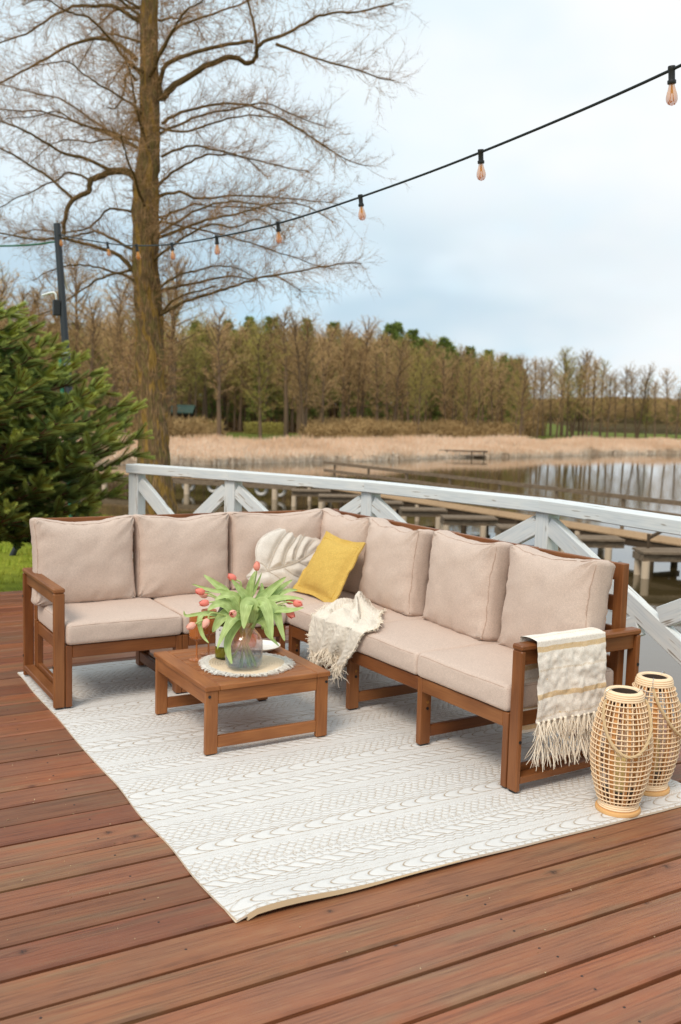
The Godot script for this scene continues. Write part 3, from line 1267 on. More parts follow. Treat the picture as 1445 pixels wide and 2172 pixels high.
	for i in 20:
		for j in 9:
			var a := TAU * i / 19.0
			var b := TAU * j / 8.0
			var nn := Vector3(cos(a) * cos(b), sin(a) * cos(b), sin(b))
			tor.vert(Vector3(cos(a) * 0.19, sin(a) * 0.19, 0) + nn * Vector3(0.062, 0.062, 0.08), nn, Vector2(a, b))
	for i in 19:
		for j in 8:
			var a := i * 9 + j
			tor.tri(a, a + 9, a + 10)
			tor.tri(a, a + 10, a + 1)
	var tyre_at := [7.8, 8.6, 9.55, 11.3, 11.95]
	var words := ["leftmost pale tyre hung on the jetty arm, next to the big trunk", "second pale tyre from the left on the jetty arm", "third pale tyre on the jetty arm, left of the railing post", "fourth pale tyre on the jetty arm, right of the railing post", "rightmost pale tyre on the jetty arm, next to the mooring fingers"]
	for i in tyre_at.size():
		var p: Vector3 = C + d2 * tyre_at[i] - a2 * 0.56 + Vector3(0, -0.22, 0)
		var o := put("tyre", tor.mesh() if i == 0 else (get_node("tyre") as MeshInstance3D).mesh, M.tyre, null, Transform3D(Basis(d2, Vector3.UP, d2.cross(Vector3.UP)), p))
		tag(o, words[i], "tyre", "tyres hung on the jetty arm")

	# little far landing in the reeds
	var far := tag(root("landing_stage"), "small far landing stage with a rail among the reeds", "landing stage")
	var e := shore(68.0, 7.3, -1.3)
	for s in 7:
		var mb := MB.new()
		var p := e + SIDE * s * 0.42
		board(mb, p - FWD * 0.8, p + FWD * 0.8, SIDE, 0.38, 0.06, 0.004)
		put("plank", mb.mesh(), M.old_wood_dark, far)
	for s in 4:
		var mb := MB.new()
		var p := e + SIDE * s * 0.85 - FWD * 0.7
		board(mb, p - Vector3(0, 0.5, 0), p + Vector3(0, 0.36, 0), SIDE, 0.07, 0.07, 0.004)
		put("post", mb.mesh(), M.old_wood_dark, far)
	var rb := MB.new()
	board(rb, e - FWD * 0.7 + Vector3(0, 0.34, 0) - SIDE * 1.2, e - FWD * 0.7 + SIDE * 2.8 + Vector3(0, 0.34, 0), Vector3.UP, 0.1, 0.08, 0.004)
	put("rail", rb.mesh(), M.old_wood_dark, far)


# ------------------------------------------------------------------ the big bare tree
func ribbon(mb: MB, a: Vector3, b: Vector3, w: float, side: Vector3) -> void:
	var t := b - a
	var s := t.cross(side)
	if s.length_squared() < 1e-8:
		s = t.cross(Vector3(0.3, 0.5, 0.8))
	s = s.normalized() * w
	var nn := s.cross(t).normalized()
	var i := mb.vert(a - s, nn, Vector2.ZERO)
	mb.vert(a + s, nn, Vector2.ZERO)
	mb.vert(b, nn, Vector2.ONE)
	mb.tri(i, i + 1, i + 2)


func rand_dir() -> Vector3:
	var z := rng.randf_range(-1, 1)
	var a := rng.randf() * TAU
	return Vector3(sqrt(1 - z * z) * cos(a), z, sqrt(1 - z * z) * sin(a))


func twig_spray(mb: MB, a: Vector3, dir: Vector3, length: float, count: int, w: float) -> void:
	var p := a
	var d := dir
	var segs := 4
	for s in segs:
		d = (d + rand_dir() * 0.28 + Vector3(0, 0.05, 0)).normalized()
		var q := p + d * length / segs
		var s0 := d.cross(rand_dir()).normalized() * w * (1.15 - 0.25 * s)
		mb.quad(p - s0, p + s0, q + s0 * 0.7, q - s0 * 0.7, Vector2.ZERO, Vector2.ZERO, Vector2.ONE, Vector2.ONE)
		for k in count:
			var f := rng.randf()
			var td := (d + rand_dir() * 0.95).normalized()
			var tl := length * rng.randf_range(0.14, 0.42)
			var b0 := p.lerp(q, f)
			var b1 := b0 + td * tl
			ribbon(mb, b0, b1, w * 0.62, rand_dir())
			if rng.randf() < 0.6:
				ribbon(mb, b0.lerp(b1, 0.5), b0.lerp(b1, 0.5) + (td + rand_dir() * 0.8).normalized() * tl * 0.6, w * 0.5, rand_dir())
		p = q


func build_big_tree() -> void:
	rng.seed = 77
	var base := Vector3(5.41, -0.45, -15.21)
	var tree := tag(root("bare_tree", Transform3D(Basis(SIDE, Vector3.UP, -FWD), base)), "tall bare tree with mossy trunk and spreading twigs behind the railing", "tree")
	var tr := [0.02, -0.25, -0.05, 0.86, -0.09, 1.63, -0.15, 2.39, -0.20, 3.60, -0.23, 4.19, -0.22, 5.37, -0.18, 5.88, -0.20, 6.82, -0.21, 7.53, -0.19, 8.24, -0.17, 9.29, -0.21, 10.46, -0.15, 12.0, -0.2, 14.5]
	var rr := [0.36, 0.285, 0.26, 0.25, 0.235, 0.225, 0.222, 0.185, 0.17, 0.155, 0.14, 0.12, 0.10, 0.07, 0.02]
	var pts := PackedVector3Array()
	for i in tr.size() / 2:
		pts.append(Vector3(tr[2 * i], tr[2 * i + 1], 0.06 * sin(i * 1.3)))
	var path := curve(pts, 6)
	var rad := PackedFloat32Array()
	for i in path.size():
		var f := float(i) / 6.0
		var a := int(f)
		rad.append(0.92 * lerpf(rr[mini(a, 14)], rr[mini(a + 1, 14)], f - a))
	var tb := MB.new()
	tube(tb, path, rad, 20, true, 0.35)
	for i in tb.v.size():
		var q := tb.v[i]
		var k := 0.03 * fbm(q.x * 5.0, q.y * 2.2, q.z * 5.0) + 0.012 * nz(q.x * 16.0, q.y * 7.0, q.z * 16.0)
		tb.v[i] = q + tb.n[i] * k * clampf(2.0 - q.y * 0.12, 0.4, 2.0)
	tb.smooth()
	for i in range(tb.n.size()):
		tb.uv[i] *= Vector2(2.0, 1.0)
	put("trunk", tb.mesh(), M.bark, tree)
	# limbs: sideways and upward metres from the foot, then thickness at both ends and how far they come forward
	var limbs := [
		[[0.02, 6.75, 0.17, 6.90, 0.43, 7.09, 0.80, 7.26, 1.17, 7.33, 1.39, 7.25, 1.52, 7.32, 1.58, 7.45, 1.90, 7.59, 2.27, 7.74, 2.56, 7.83, 3.08, 7.89, 3.59, 7.97], 0.075, 0.014, 0.8],
		[[-0.02, 6.72, 0.05, 7.18, 0.42, 7.36, 0.94, 7.45, 1.50, 7.47], 0.05, 0.03, 0.5],
		[[1.52, 7.44, 1.49, 7.72, 1.41, 8.00, 1.40, 8.18, 1.67, 8.32, 1.89, 8.43], 0.03, 0.012, 0.2, 0.36],
		[[1.83, 7.47, 2.21, 7.31, 2.65, 7.18, 3.26, 6.97, 3.63, 6.82], 0.03, 0.010, 0.4, 0.45],
		[[0.01, 6.38, 0.28, 6.55, 0.65, 6.70, 1.10, 6.78, 1.62, 6.69, 2.07, 6.52, 2.53, 6.24, 2.98, 6.02, 3.32, 5.97], 0.034, 0.008, -0.6],
		[[0.01, 5.87, 0.44, 6.00, 0.81, 5.95, 1.34, 5.78, 1.94, 5.60, 2.40, 5.50], 0.028, 0.008, 0.9],
		[[-0.03, 5.25, 0.30, 5.33, 0.60, 5.26, 1.05, 5.32, 1.65, 5.33, 2.25, 5.33, 2.85, 5.27], 0.036, 0.008, -0.3],
		[[0.02, 3.40, 0.24, 3.52, 0.62, 3.69, 0.99, 3.79, 1.30, 3.88, 1.75, 4.02, 2.28, 4.11, 2.73, 4.18, 3.22, 4.23], 0.040, 0.010, 0.5],
		[[0.03, 3.44, 0.31, 3.64, 0.69, 3.76, 0.99, 3.79], 0.022, 0.014, 0.6],
		[[-0.02, 4.86, 0.45, 4.80, 0.98, 4.74, 1.51, 4.61, 2.04, 4.48, 2.65, 4.34], 0.026, 0.008, -0.9],
		[[-0.06, 7.39, 0.20, 7.83, 0.64, 8.12, 1.15, 8.35, 1.88, 8.71], 0.036, 0.012, -0.5],
		[[-0.03, 6.32, 0.44, 6.22, 0.88, 6.34, 1.33, 6.39, 1.86, 6.30, 2.38, 6.02, 2.84, 5.67], 0.026, 0.007, 1.1],
		[[-0.39, 7.32, -0.54, 7.45, -0.69, 7.56, -1.02, 7.57, -1.43, 7.40, -1.80, 7.17, -2.18, 6.91, -2.63, 6.63, -3.1, 6.4], 0.05, 0.010, 0.6],
		[[-0.34, 7.92, -0.77, 8.14, -1.06, 8.18, -1.43, 8.17, -1.80, 7.99, -2.24, 7.80, -2.69, 7.65, -3.2, 7.5], 0.045, 0.010, -0.4],
		[[-0.32, 5.46, -0.53, 5.61, -0.76, 5.62, -0.95, 5.51, -1.07, 5.41, -1.11, 5.26, -1.31, 5.12, -1.40, 4.90, -1.45, 4.57], 0.085, 0.035, 0.4],
		[[-0.76, 5.62, -1.13, 5.75, -1.51, 5.84, -1.81, 5.99, -2.18, 6.12, -2.63, 6.24, -3.2, 6.5], 0.040, 0.010, 0.9, 0.07],
		[[-1.31, 5.12, -1.58, 5.34, -1.88, 5.56, -2.26, 5.76, -2.63, 5.95, -3.1, 6.2], 0.032, 0.010, 0.1, 0.28],
		[[-1.07, 5.44, -1.43, 5.57, -1.66, 5.51, -2.11, 5.32, -2.56, 5.13, -3.0, 5.0], 0.026, 0.008, -0.6, 0.15],
		[[-0.42, 4.08, -0.62, 4.29, -0.94, 4.40, -1.44, 4.49, -1.81, 4.45, -2.34, 4.51, -2.9, 4.6], 0.05, 0.010, 0.8],
		[[-0.40, 4.41, -0.76, 4.57, -1.06, 4.72, -1.32, 4.68, -1.74, 4.60, -2.12, 4.66], 0.034, 0.010, -0.5],
		[[-0.42, 4.10, -0.83, 3.98, -1.13, 3.83, -1.44, 3.57, -1.82, 3.33, -2.28, 3.17], 0.028, 0.008, 0.3],
		[[-0.38, 7.03, -0.52, 7.10, -0.60, 6.81, -0.69, 6.59, -0.82, 6.56], 0.03, 0.012, 0.1],
		[[-0.35, 6.10, -0.76, 6.23, -1.21, 6.51, -1.73, 6.85, -2.25, 6.98, -2.9, 7.2], 0.03, 0.008, -0.8],
		[[-0.33, 4.97, -0.83, 5.06, -1.21, 4.83, -1.66, 4.75, -2.27, 4.80, -2.9, 4.7], 0.028, 0.008, -1.0]]
	# the others round the trunk
	for k in 30:
		var y := rng.randf_range(3.6, 9.6)
		var a := rng.randf() * TAU
		var reach := rng.randf_range(1.6, 3.3) * (1.0 if y < 8.5 else 0.8)
		var dr := Vector3(cos(a), 0, sin(a))
		var row := []
		var bend := rng.randf_range(-0.5, 0.5)
		for s in 7:
			var f := s / 6.0
			row.append(Vector3(-0.2, y, 0) + dr * reach * f + dr.cross(Vector3.UP) * bend * f * f + Vector3(0, 0.55 * sin(f * 2.4) + rng.randf_range(-0.08, 0.08) - 0.1 * f, 0))
		limbs.append([row, rng.randf_range(0.022, 0.04), 0.008, 0.0])
	var tw := MB.new()
	for lm in limbs:
		var lp := PackedVector3Array()
		if lm[0][0] is Vector3:
			for q in lm[0]:
				lp.append(q)
		else:
			var m: int = lm[0].size() / 2
			for i in m:
				lp.append(Vector3(lm[0][2 * i], lm[0][2 * i + 1], (lm[4] if lm.size() > 4 else 0.0) + lm[3] * pow(float(i) / (m - 1), 1.2) + 0.05 * sin(i * 2.1)))
		var lc := curve(lp, 4)
		for i in range(1, lc.size()):
			lc[i] += rand_dir() * 0.012
		var lr := PackedFloat32Array()
		for i in lc.size():
			lr.append(0.84 * lerpf(lm[1], lm[2], pow(float(i) / (lc.size() - 1), 0.7)))
		var lb := MB.new()
		tube(lb, lc, lr, 7, true, 0.5)
		put("limb", lb.mesh(), M.limb, tree)
		# side branches and twigs
		var run := 0.0
		var total := 0.0
		for i in lc.size() - 1:
			total += lc[i].distance_to(lc[i + 1])
		for i in lc.size() - 1:
			var seg := lc[i].distance_to(lc[i + 1])
			var t := (lc[i + 1] - lc[i]).normalized()
			run += seg
			if run < total * 0.12:
				continue
			var cnt := int(seg / 0.045) + (1 if rng.randf() < fposmod(seg / 0.045, 1.0) else 0)
			for c in cnt:
				var d := (t * 0.75 + rand_dir() * 0.8 + Vector3(0, 0.12, 0)).normalized()
				twig_spray(tw, lc[i].lerp(lc[i + 1], rng.randf()), d, rng.randf_range(0.25, 0.85), 5, 0.0038)
	# fine shoots on the trunk itself
	for k in 700:
		var y := rng.randf_range(1.8, 9.5)
		var a := rng.randf() * TAU
		twig_spray(tw, Vector3(-0.18, y, 0) + Vector3(cos(a), 0, sin(a)) * 0.2, (Vector3(cos(a), rng.randf_range(-0.6, 0.6), sin(a))).normalized(), rng.randf_range(0.15, 0.5), 3, 0.0046)
	put("twigs", tw.mesh(), M.twig, tree).set_meta("kind", "stuff")


# ------------------------------------------------------------------ woods on the far shore
# trunk and crown of one bare tree, about 10 m tall
func bare_meshes(seed_at: int, h: float, spread: float, fine: int, clear := 0.22, fork := false) -> Array:
	rng.seed = seed_at
	var tb := MB.new()
	var cb := MB.new()
	var stems := 2 if fork else 1
	for st in stems:
		var pts := PackedVector3Array()
		var lean := Vector3(rng.randf_range(-0.05, 0.05), 0, rng.randf_range(-0.05, 0.05))
		if fork:
			lean = Vector3(-0.14 if st == 0 else 0.12, 0, 0.03)
		for i in 9:
			var f := i / 8.0
			pts.append(Vector3(0, h * f, 0) + lean * h * f + Vector3(rng.randf_range(-0.1, 0.1), 0, rng.randf_range(-0.1, 0.1)) * f)
		pts[0].y = -0.5
		var rr := PackedFloat32Array()
		for i in 9:
			rr.append(0.16 * pow(1.0 - i / 8.4, 0.9) + 0.012)
		tube(tb, pts, rr, 6, false)
		var limbs := 34
		for k in limbs:
			var f := lerpf(clear, 0.98, pow((k + rng.randf()) / limbs, 0.9))
			var i := mini(int(f * 8.0), 7)
			var o := pts[i].lerp(pts[i + 1], f * 8.0 - i)
			var a := k * 2.4 + rng.randf_range(-0.5, 0.5)
			var reach := spread * (0.35 + 0.75 * sin(PI * clampf((f - clear) / (1.02 - clear) * 0.85 + 0.13, 0.0, 1.0))) * rng.randf_range(0.7, 1.1)
			var up := lerpf(0.35, 1.5, f) * rng.randf_range(0.7, 1.2)
			var dr := Vector3(cos(a), up, sin(a)).normalized()
			var lp := PackedVector3Array([o])
			var p := o
			var d := dr
			for s in 4:
				d = (d + rand_dir() * 0.22 + Vector3(0, 0.06, 0)).normalized()
				p += d * reach * 0.27
				lp.append(p)
			tube(tb, lp, PackedFloat32Array([0.045, 0.036, 0.027, 0.018, 0.01]), 4, false)
			for s in range(1, 5):
				for q in fine:
					var b0 := lp[s - 1].lerp(lp[s], rng.randf())
					var td := (d * 0.7 + rand_dir() * 0.9 + Vector3(0, 0.2, 0)).normalized()
					var tl := reach * rng.randf_range(0.18, 0.42)
					var b1 := b0 + td * tl
					ribbon(cb, b0, b1, 0.016, rand_dir())
					for e in 4:
						var c0 := b0.lerp(b1, rng.randf_range(0.2, 0.95))
						ribbon(cb, c0, c0 + (td + rand_dir() * 0.9).normalized() * tl * rng.randf_range(0.3, 0.65), 0.011, rand_dir())
	return [tb.mesh(), cb.mesh()]


func pine_meshes(seed_at: int, h: float, low: float, spread: float) -> Array:
	rng.seed = seed_at
	var tb := MB.new()
	tube(tb, PackedVector3Array([Vector3(0, -0.5, 0), Vector3(0.05, h * 0.5, 0), Vector3(0, h * 0.97, 0.04)]), PackedFloat32Array([0.17, 0.12, 0.02]), 6, false)
	var cb := MB.new()
	cb.tint = true
	for k in 70:
		var f := lerpf(low, 1.0, (k + rng.randf()) / 70.0)
		var a := k * 2.4 + rng.randf()
		var reach := spread * pow(1.0 - (f - low) / (1.03 - low), 0.75) * rng.randf_range(0.6, 1.1) + 0.15
		var o := Vector3(0, h * f, 0)
		var d := Vector3(cos(a), rng.randf_range(-0.15, 0.35), sin(a)).normalized()
		tube(tb, PackedVector3Array([o, o + d * reach]), PackedFloat32Array([0.03, 0.008]), 4, false)
		for q in 34:
			var p := o + d * reach * sqrt(rng.randf()) + rand_dir() * 0.22 * reach
			var k2 := rng.randf()
			cb.col = Color.WHITE.lerp(Color(0.6, 0.75, 0.6), k2)
			for e in 2:
				ribbon(cb, p, p + (rand_dir() + d * 0.7 + Vector3(0, 0.4, 0)).normalized() * rng.randf_range(0.2, 0.5), 0.05, rand_dir())
	return [tb.mesh(), cb.mesh()]


func tree_node(called: String, meshes: Array, bark: Material, leaf: Material, label: String, group: String) -> Node3D:
	var t := tag(root(called), label, "tree", group)
	put("trunk", meshes[0], bark, t)
	put("crown", meshes[1], leaf, t)
	return t


func build_far_shore() -> void:
	var bare := [bare_meshes(101, 10.0, 2.3, 5), bare_meshes(102, 10.0, 1.9, 5, 0.3), bare_meshes(103, 10.0, 2.7, 5, 0.18), bare_meshes(104, 10.0, 1.6, 4, 0.38), bare_meshes(105, 10.0, 2.4, 4, 0.25, true)]
	var pine := [pine_meshes(111, 10.0, 0.42, 1.7), pine_meshes(112, 10.0, 0.15, 1.9)]
	var twigs := [M.far_twig, M.far_twig_dark, M.far_twig_green, M.far_twig, M.far_twig_dark]
	var protos := {}
	# [out, side, height, kind, label, group]
	var rows := []
	rng.seed = 41
	var G1 := "bare trees of the wood across the lake"
	var L1 := "slender bare brown tree in the wood across the lake"
	# singled out by where they stand
	rows.append([61.0, -7.75, 8.6, 3, "dark bare tree rising out of the reeds right of the big trunk", G1])
	rows.append([78.0, -6.6, 8.6, 2, "pale-trunked bare tree with a wide crown on the far lawn", G1])
	rows.append([84.0, -4.9, 10.6, 3, "tall dark thin bare tree right of the far lawn", G1])
	rows.append([80.0, -3.1, 9.8, 4, "forked bare tree with two stems standing at the reed edge", G1])
	rows.append([92.0, 1.6, 10.4, 0, "tallest full-crowned bare tree in the middle of the far wood", G1])
	rows.append([92.0, 0.0, 9.4, 1, L1, G1])
	# the close wood
	for k in 66:
		var f := (k + rng.randf()) / 66.0
		var r := lerpf(-0.17, 0.19, f)
		var d := rng.randf_range(84.0, 112.0)
		var l := r * d
		if absf(r + 0.1) < 0.05 and d < 92.0:
			d += 14.0
			l = r * d
		var skyline := piecewise([[-0.2, 0.082], [-0.1, 0.087], [0.02, 0.090], [0.05, 0.080], [0.09, 0.0735], [0.13, 0.067], [0.2, 0.064]], r) * d + 1.9
		rows.append([d, l, skyline * rng.randf_range(0.78, 1.02), rng.randi_range(0, 3), L1, G1])
	# behind the big trunk and the spruce
	var G2 := "tall bare trees on the left shore"
	for k in 30:
		var r := lerpf(-0.42, -0.165, (k + rng.randf()) / 30.0)
		var d := rng.randf_range(62.0, 96.0)
		rows.append([d, r * d, (d / 80.0) * rng.randf_range(9.5, 13.6), rng.randi_range(0, 3), "tall bare brown tree on the left shore behind the spruce", G2])
	# spaced trees on the spit at the right
	var G3 := "spaced bare trees on the spit at the right"
	var spit := [[0.20, 9.4, 2], [0.206, 10.2, 0], [0.22, 8.6, 2], [0.231, 9.8, 2], [0.243, 9.0, 0], [0.251, 10.0, 2], [0.272, 9.4, 2], [0.281, 8.6, 0], [0.312, 8.0, 2], [0.343, 7.8, 0], [0.196, 10.6, 3], [0.214, 10.0, 1], [0.225, 11.4, 0], [0.236, 10.8, 4], [0.247, 11.3, 1], [0.256, 11.0, 0], [0.265, 10.6, 1], [0.291, 9.4, 1], [0.303, 9.6, 4], [0.322, 8.8, 3], [0.334, 9.6, 0], [0.352, 8.4, 2], [0.366, 8.0, 1], [0.385, 8.6, 0], [0.41, 9.0, 1]]
	for s in spit:
		var d: float = 112.0 + rng.randf_range(-6, 10)
		rows.append([d, s[0] * d, s[1] * d / 116.0 * 0.86, s[2], "thin bare tree with see-through crown on the right spit", G3])
	var kinds := ["full-crowned", "narrow-crowned", "wide-crowned", "thin high-crowned", "forked"]
	for r in rows:
		var px: float = r[1] / r[0]
		if r[4] == L1:
			var where_at: String = "behind the far lawn" if px < -0.1 else "in the far wood just right of the far lawn" if px < -0.03 else "in the middle of the far wood" if px < 0.05 else "above the landing stage across the lake" if px < 0.125 else "at the right end of the far wood"
			r[4] = "%s bare brown tree %s" % [kinds[r[3]], where_at]
		elif r[5] == G2:
			r[4] = "tall %s bare tree on left shore, %s" % [kinds[r[3]], "above the spruce" if px < -0.29 else "between dark pole and big trunk" if px < -0.21 else "right beside the big trunk"]
		elif r[5] == G3:
			r[4] = "%s bare tree on right spit, %s" % [kinds[r[3]], "beside the wood's end" if px < 0.225 else "in the middle of its row" if px < 0.285 else "near its row's right end"]
		var key := "%d" % r[3]
		var at := Transform3D(Basis(Vector3(rng.randf_range(-1, 1), 0, rng.randf_range(-1, 1)).normalized(), rng.randf_range(0.0, 0.09)) * Basis(Vector3.UP, rng.randf() * TAU).scaled(Vector3(r[2] / 10.0 * rng.randf_range(0.85, 1.35), r[2] / 10.0, r[2] / 10.0 * rng.randf_range(0.85, 1.35))), shore(r[0], r[1], land_height(r[0], r[1])))
		var t: Node3D
		if not protos.has(key):
			t = tree_node("far_bare_tree", bare[r[3]], M.far_trunk, twigs[r[3]], r[4], r[5])
			protos[key] = t
			t.transform = at
		else:
			t = copy(protos[key], at, r[4])
			t.set_meta("group", r[5])
			(t.get_child(1) as MeshInstance3D).material_override = twigs[rng.randi_range(0, 4)]
	# pines that stand up between them
	var pines := [[-0.152, 108, 11.4], [-0.12, 112, 12.0], [-0.098, 114, 12.6], [-0.075, 116, 12.8], [-0.04, 118, 12.9], [-0.012, 118, 12.6], [0.046, 114, 12.3], [0.053, 122, 13.2], [0.068, 120, 12.2], [0.080, 112, 10.6], [0.101, 120, 11.4], [0.109, 116, 10.2], [0.128, 120, 10.4], [0.147, 122, 10.2], [0.163, 120, 9.4], [-0.215, 84, 7.5], [-0.235, 88, 8.2], [-0.255, 84, 7.2], [-0.165, 98, 6.6], [-0.135, 100, 7.4], [-0.108, 101, 6.2], [-0.085, 99, 7.6], [-0.06, 102, 6.8], [-0.03, 104, 8.0], [0.005, 101, 6.4], [0.035, 104, 8.4], [0.06, 102, 6.6], [0.09, 105, 8.2], [0.12, 103, 6.4], [0.145, 106, 7.0], [0.175, 108, 6.0]]
	var pp: Node3D = null
	for k in pines.size():
		var r: Array = pines[k]
		var at := Transform3D(Basis(Vector3.UP, rng.randf() * TAU).scaled(Vector3(rng.randf_range(0.85, 1.3), 1.0, rng.randf_range(0.85, 1.3)) * r[2] / 10.0), shore(r[1], r[0] * r[1], land_height(r[1], r[0] * r[1])))
		var near: bool = r[0] < -0.2
		var young: bool = k > 17
		var lb := "small green pine low among the bare trunks across the lake" if young else "dark green conifer low behind the big bare trunk" if near else "green pine standing up behind the bare trees across the lake"
		if k == 0 or k == 15 or k == 18:
			pp = tree_node("far_pine", pine[1 if near or young else 0], M.far_trunk, M.pine_needles, lb, "small pines among the trunks across the lake" if young else "dark conifers behind the big trunk" if near else "pines in the wood across the lake")
			pp.transform = at
		else:
			copy(pp, at, lb)
	# deep wood behind, which reads as one mass
	var lists := [[], [], [], []]
	var tl := [[], [], [], []]
	for k in 330:
		var r := rng.randf_range(-0.45, 0.185)
		var d := rng.randf_range(108.0, 150.0)
		var kind: int = [0, 2, 1, 3][rng.randi_range(0, 3)]
		var h := rng.randf_range(8.0, 11.5) * d / 118.0 * lerpf(1.0, 0.78, smoothstep(0.02, 0.18, r))
		lists[kind].append(Transform3D(Basis(Vector3.UP, rng.randf() * TAU).scaled(Vector3(1.15, 1.0, 1.15) * h / 10.0), shore(d, r * d, land_height(d, r * d))))
	for k in 130:
		var r := rng.randf_range(-0.42, 0.17)
		var d := rng.randf_range(118.0, 156.0)
		lists[3].append(Transform3D(Basis(Vector3.UP, rng.randf() * TAU).scaled(Vector3(1.2, 1.0, 1.2) * rng.randf_range(9.0, 11.2) / 10.0 * lerpf(1.0, 0.84, smoothstep(0.02, 0.15, r))), shore(d, r * d, land_height(d, r * d))))
	var deep := tag(root("deep_wood"), "dense brown and green wood behind the front trees across the lake", "wood", "", "stuff")
	for k in 3:
		many("trunks", bare[k][0], M.far_trunk, lists[k], [], deep)
		many("crowns", bare[k][1], twigs[k], lists[k], [], deep)
	many("trunks", pine[0][0], M.far_trunk, lists[3], [], deep)
	many("crowns", pine[0][1], M.pine_needles, lists[3], [], deep)
	# undergrowth along the foot of the wood
	var ub := MB.new()
	rng.seed = 58
	for k in 420:
		var o := Vector3(rng.randf_range(-1.2, 1.2), 0, rng.randf_range(-1.2, 1.2))
		var p := o + Vector3(rng.randf_range(-0.3, 0.3), rng.randf_range(0.3, 1.6), rng.randf_range(-0.3, 0.3))
		ribbon(ub, o, p, 0.03, rand_dir())
		for e in 4:
			var q := o.lerp(p, rng.randf_range(0.3, 1.0))
			ribbon(ub, q, q + (rand_dir() + Vector3(0, 0.5, 0)).normalized() * 0.45, 0.022, rand_dir())
	var ul := []
	for k in 170:
		var r := lerpf(-0.02, 0.27, (k + rng.randf()) / 170.0)
		if k > 110:
			r = lerpf(-0.45, -0.15, rng.randf())
		if r > 0.2:
			continue
		var d := far_shore(r * 90.0) + rng.randf_range(20.0, 30.0)
		ul.append(Transform3D(Basis(Vector3.UP, rng.randf() * TAU).scaled(Vector3(1.5, rng.randf_range(0.6, 1.3), 1.5)), shore(d, r * d, land_height(d, r * d))))
	for k in 150:
		var r := lerpf(-0.40, 0.19, (k + rng.randf()) / 150.0)
		var d := rng.randf_range(112.0, 122.0)
		ul.append(Transform3D(Basis(Vector3.UP, rng.randf() * TAU).scaled(Vector3(1.8, rng.randf_range(1.2, 2.4), 1.8)), shore(d, r * d, land_height(d, r * d))))
	tag(many("undergrowth", ub.mesh(), M.far_twig_dark, ul), "brown leafless undergrowth along the foot of the far wood", "undergrowth", "", "stuff")
	# two clipped pale hedges on the lawn
	var hb := MB.new()
	for k in 2600:
		var p := Vector3(rng.randf_range(-1.5, 1.5), rng.randf_range(0.0, 1.05), rng.randf_range(-0.6, 0.6))
		ribbon(hb, p, p + (rand_dir() + Vector3(0, 0.6, 0)).normalized() * rng.randf_range(0.12, 0.3), 0.02, rand_dir())
	var hm := hb.mesh()
	var hed := tag(put("hedge", hm, M.far_twig_green, null, Transform3D(Basis(Vector3.UP, -0.53), shore(84.0, -11.9, land_height(84.0, -11.9)))), "low clipped hedge on the far lawn, left one", "hedge", "hedges on the far lawn")
	copy(hed, Transform3D(Basis(Vector3.UP, -0.53).scaled(Vector3(1.25, 1, 1)), shore(86.0, -6.9, land_height(86.0, -6.9))), "low clipped hedge on the far lawn, below the wide pale-trunked tree")
	# shelter with a green roof at the edge of the wood
	var ho := shore(92.0, -16.6, land_height(92.0, -16.6))
	var hut := tag(root("shelter", Transform3D(Basis(SIDE, Vector3.UP, -FWD), ho)), "open shelter with pale green roof beside the big trunk across the lake", "shelter")
	var rb := MB.new()
	rb.quad(Vector3(-2.6, 1.75, 1.6), Vector3(2.6, 1.75, 1.6), Vector3(2.6, 2.45, 0), Vector3(-2.6, 2.45, 0), Vector2.ZERO, Vector2.ZERO, Vector2.ZERO, Vector2.ZERO)
	rb.quad(Vector3(2.6, 1.75, -1.6), Vector3(-2.6, 1.75, -1.6), Vector3(-2.6, 2.45, 0), Vector3(2.6, 2.45, 0), Vector2.ZERO, Vector2.ZERO, Vector2.ZERO, Vector2.ZERO)
	box(rb, Vector3(-2.6, 1.62, 1.52), Vector3(2.6, 1.75, 1.6), 0.01)
	put("roof", rb.mesh(), M.hut_roof, hut)
	var wb := MB.new()
	box(wb, Vector3(-2.4, -0.3, -1.5), Vector3(2.4, 1.7, -1.4), 0.01)
	put("back_wall", wb.mesh(), M.hut_wall, hut)
	for s in 4:
		var pb := MB.new()
		box(pb, Vector3(-2.4 + s * 1.55, -0.3, 1.35), Vector3(-2.25 + s * 1.55, 1.7, 1.5), 0.01)
		put("post", pb.mesh(), M.hut_wall, hut)
	# wooded ridge far behind on the right
	var ridge := [[], []]
	for k in 900:
		var d := rng.randf_range(470.0, 700.0)
		var r := rng.randf_range(0.10, 0.46)
		ridge[1 if k % 4 == 0 else 0].append(Transform3D(Basis(Vector3.UP, rng.randf() * TAU).scaled(Vector3(2.2, 0.9, 2.2)), shore(d, r * d, land_height(d, r * d))))
	var far := tag(root("far_ridge_wood"), "far brown wooded ridge beyond the spit on the right", "wood", "", "stuff")
	many("crowns", bare[2][1], M.far_twig_dark, ridge[0], [], far)
	many("pine_crowns", pine[1][1], M.pine_needles, ridge[1], [], far)
	build_reeds()


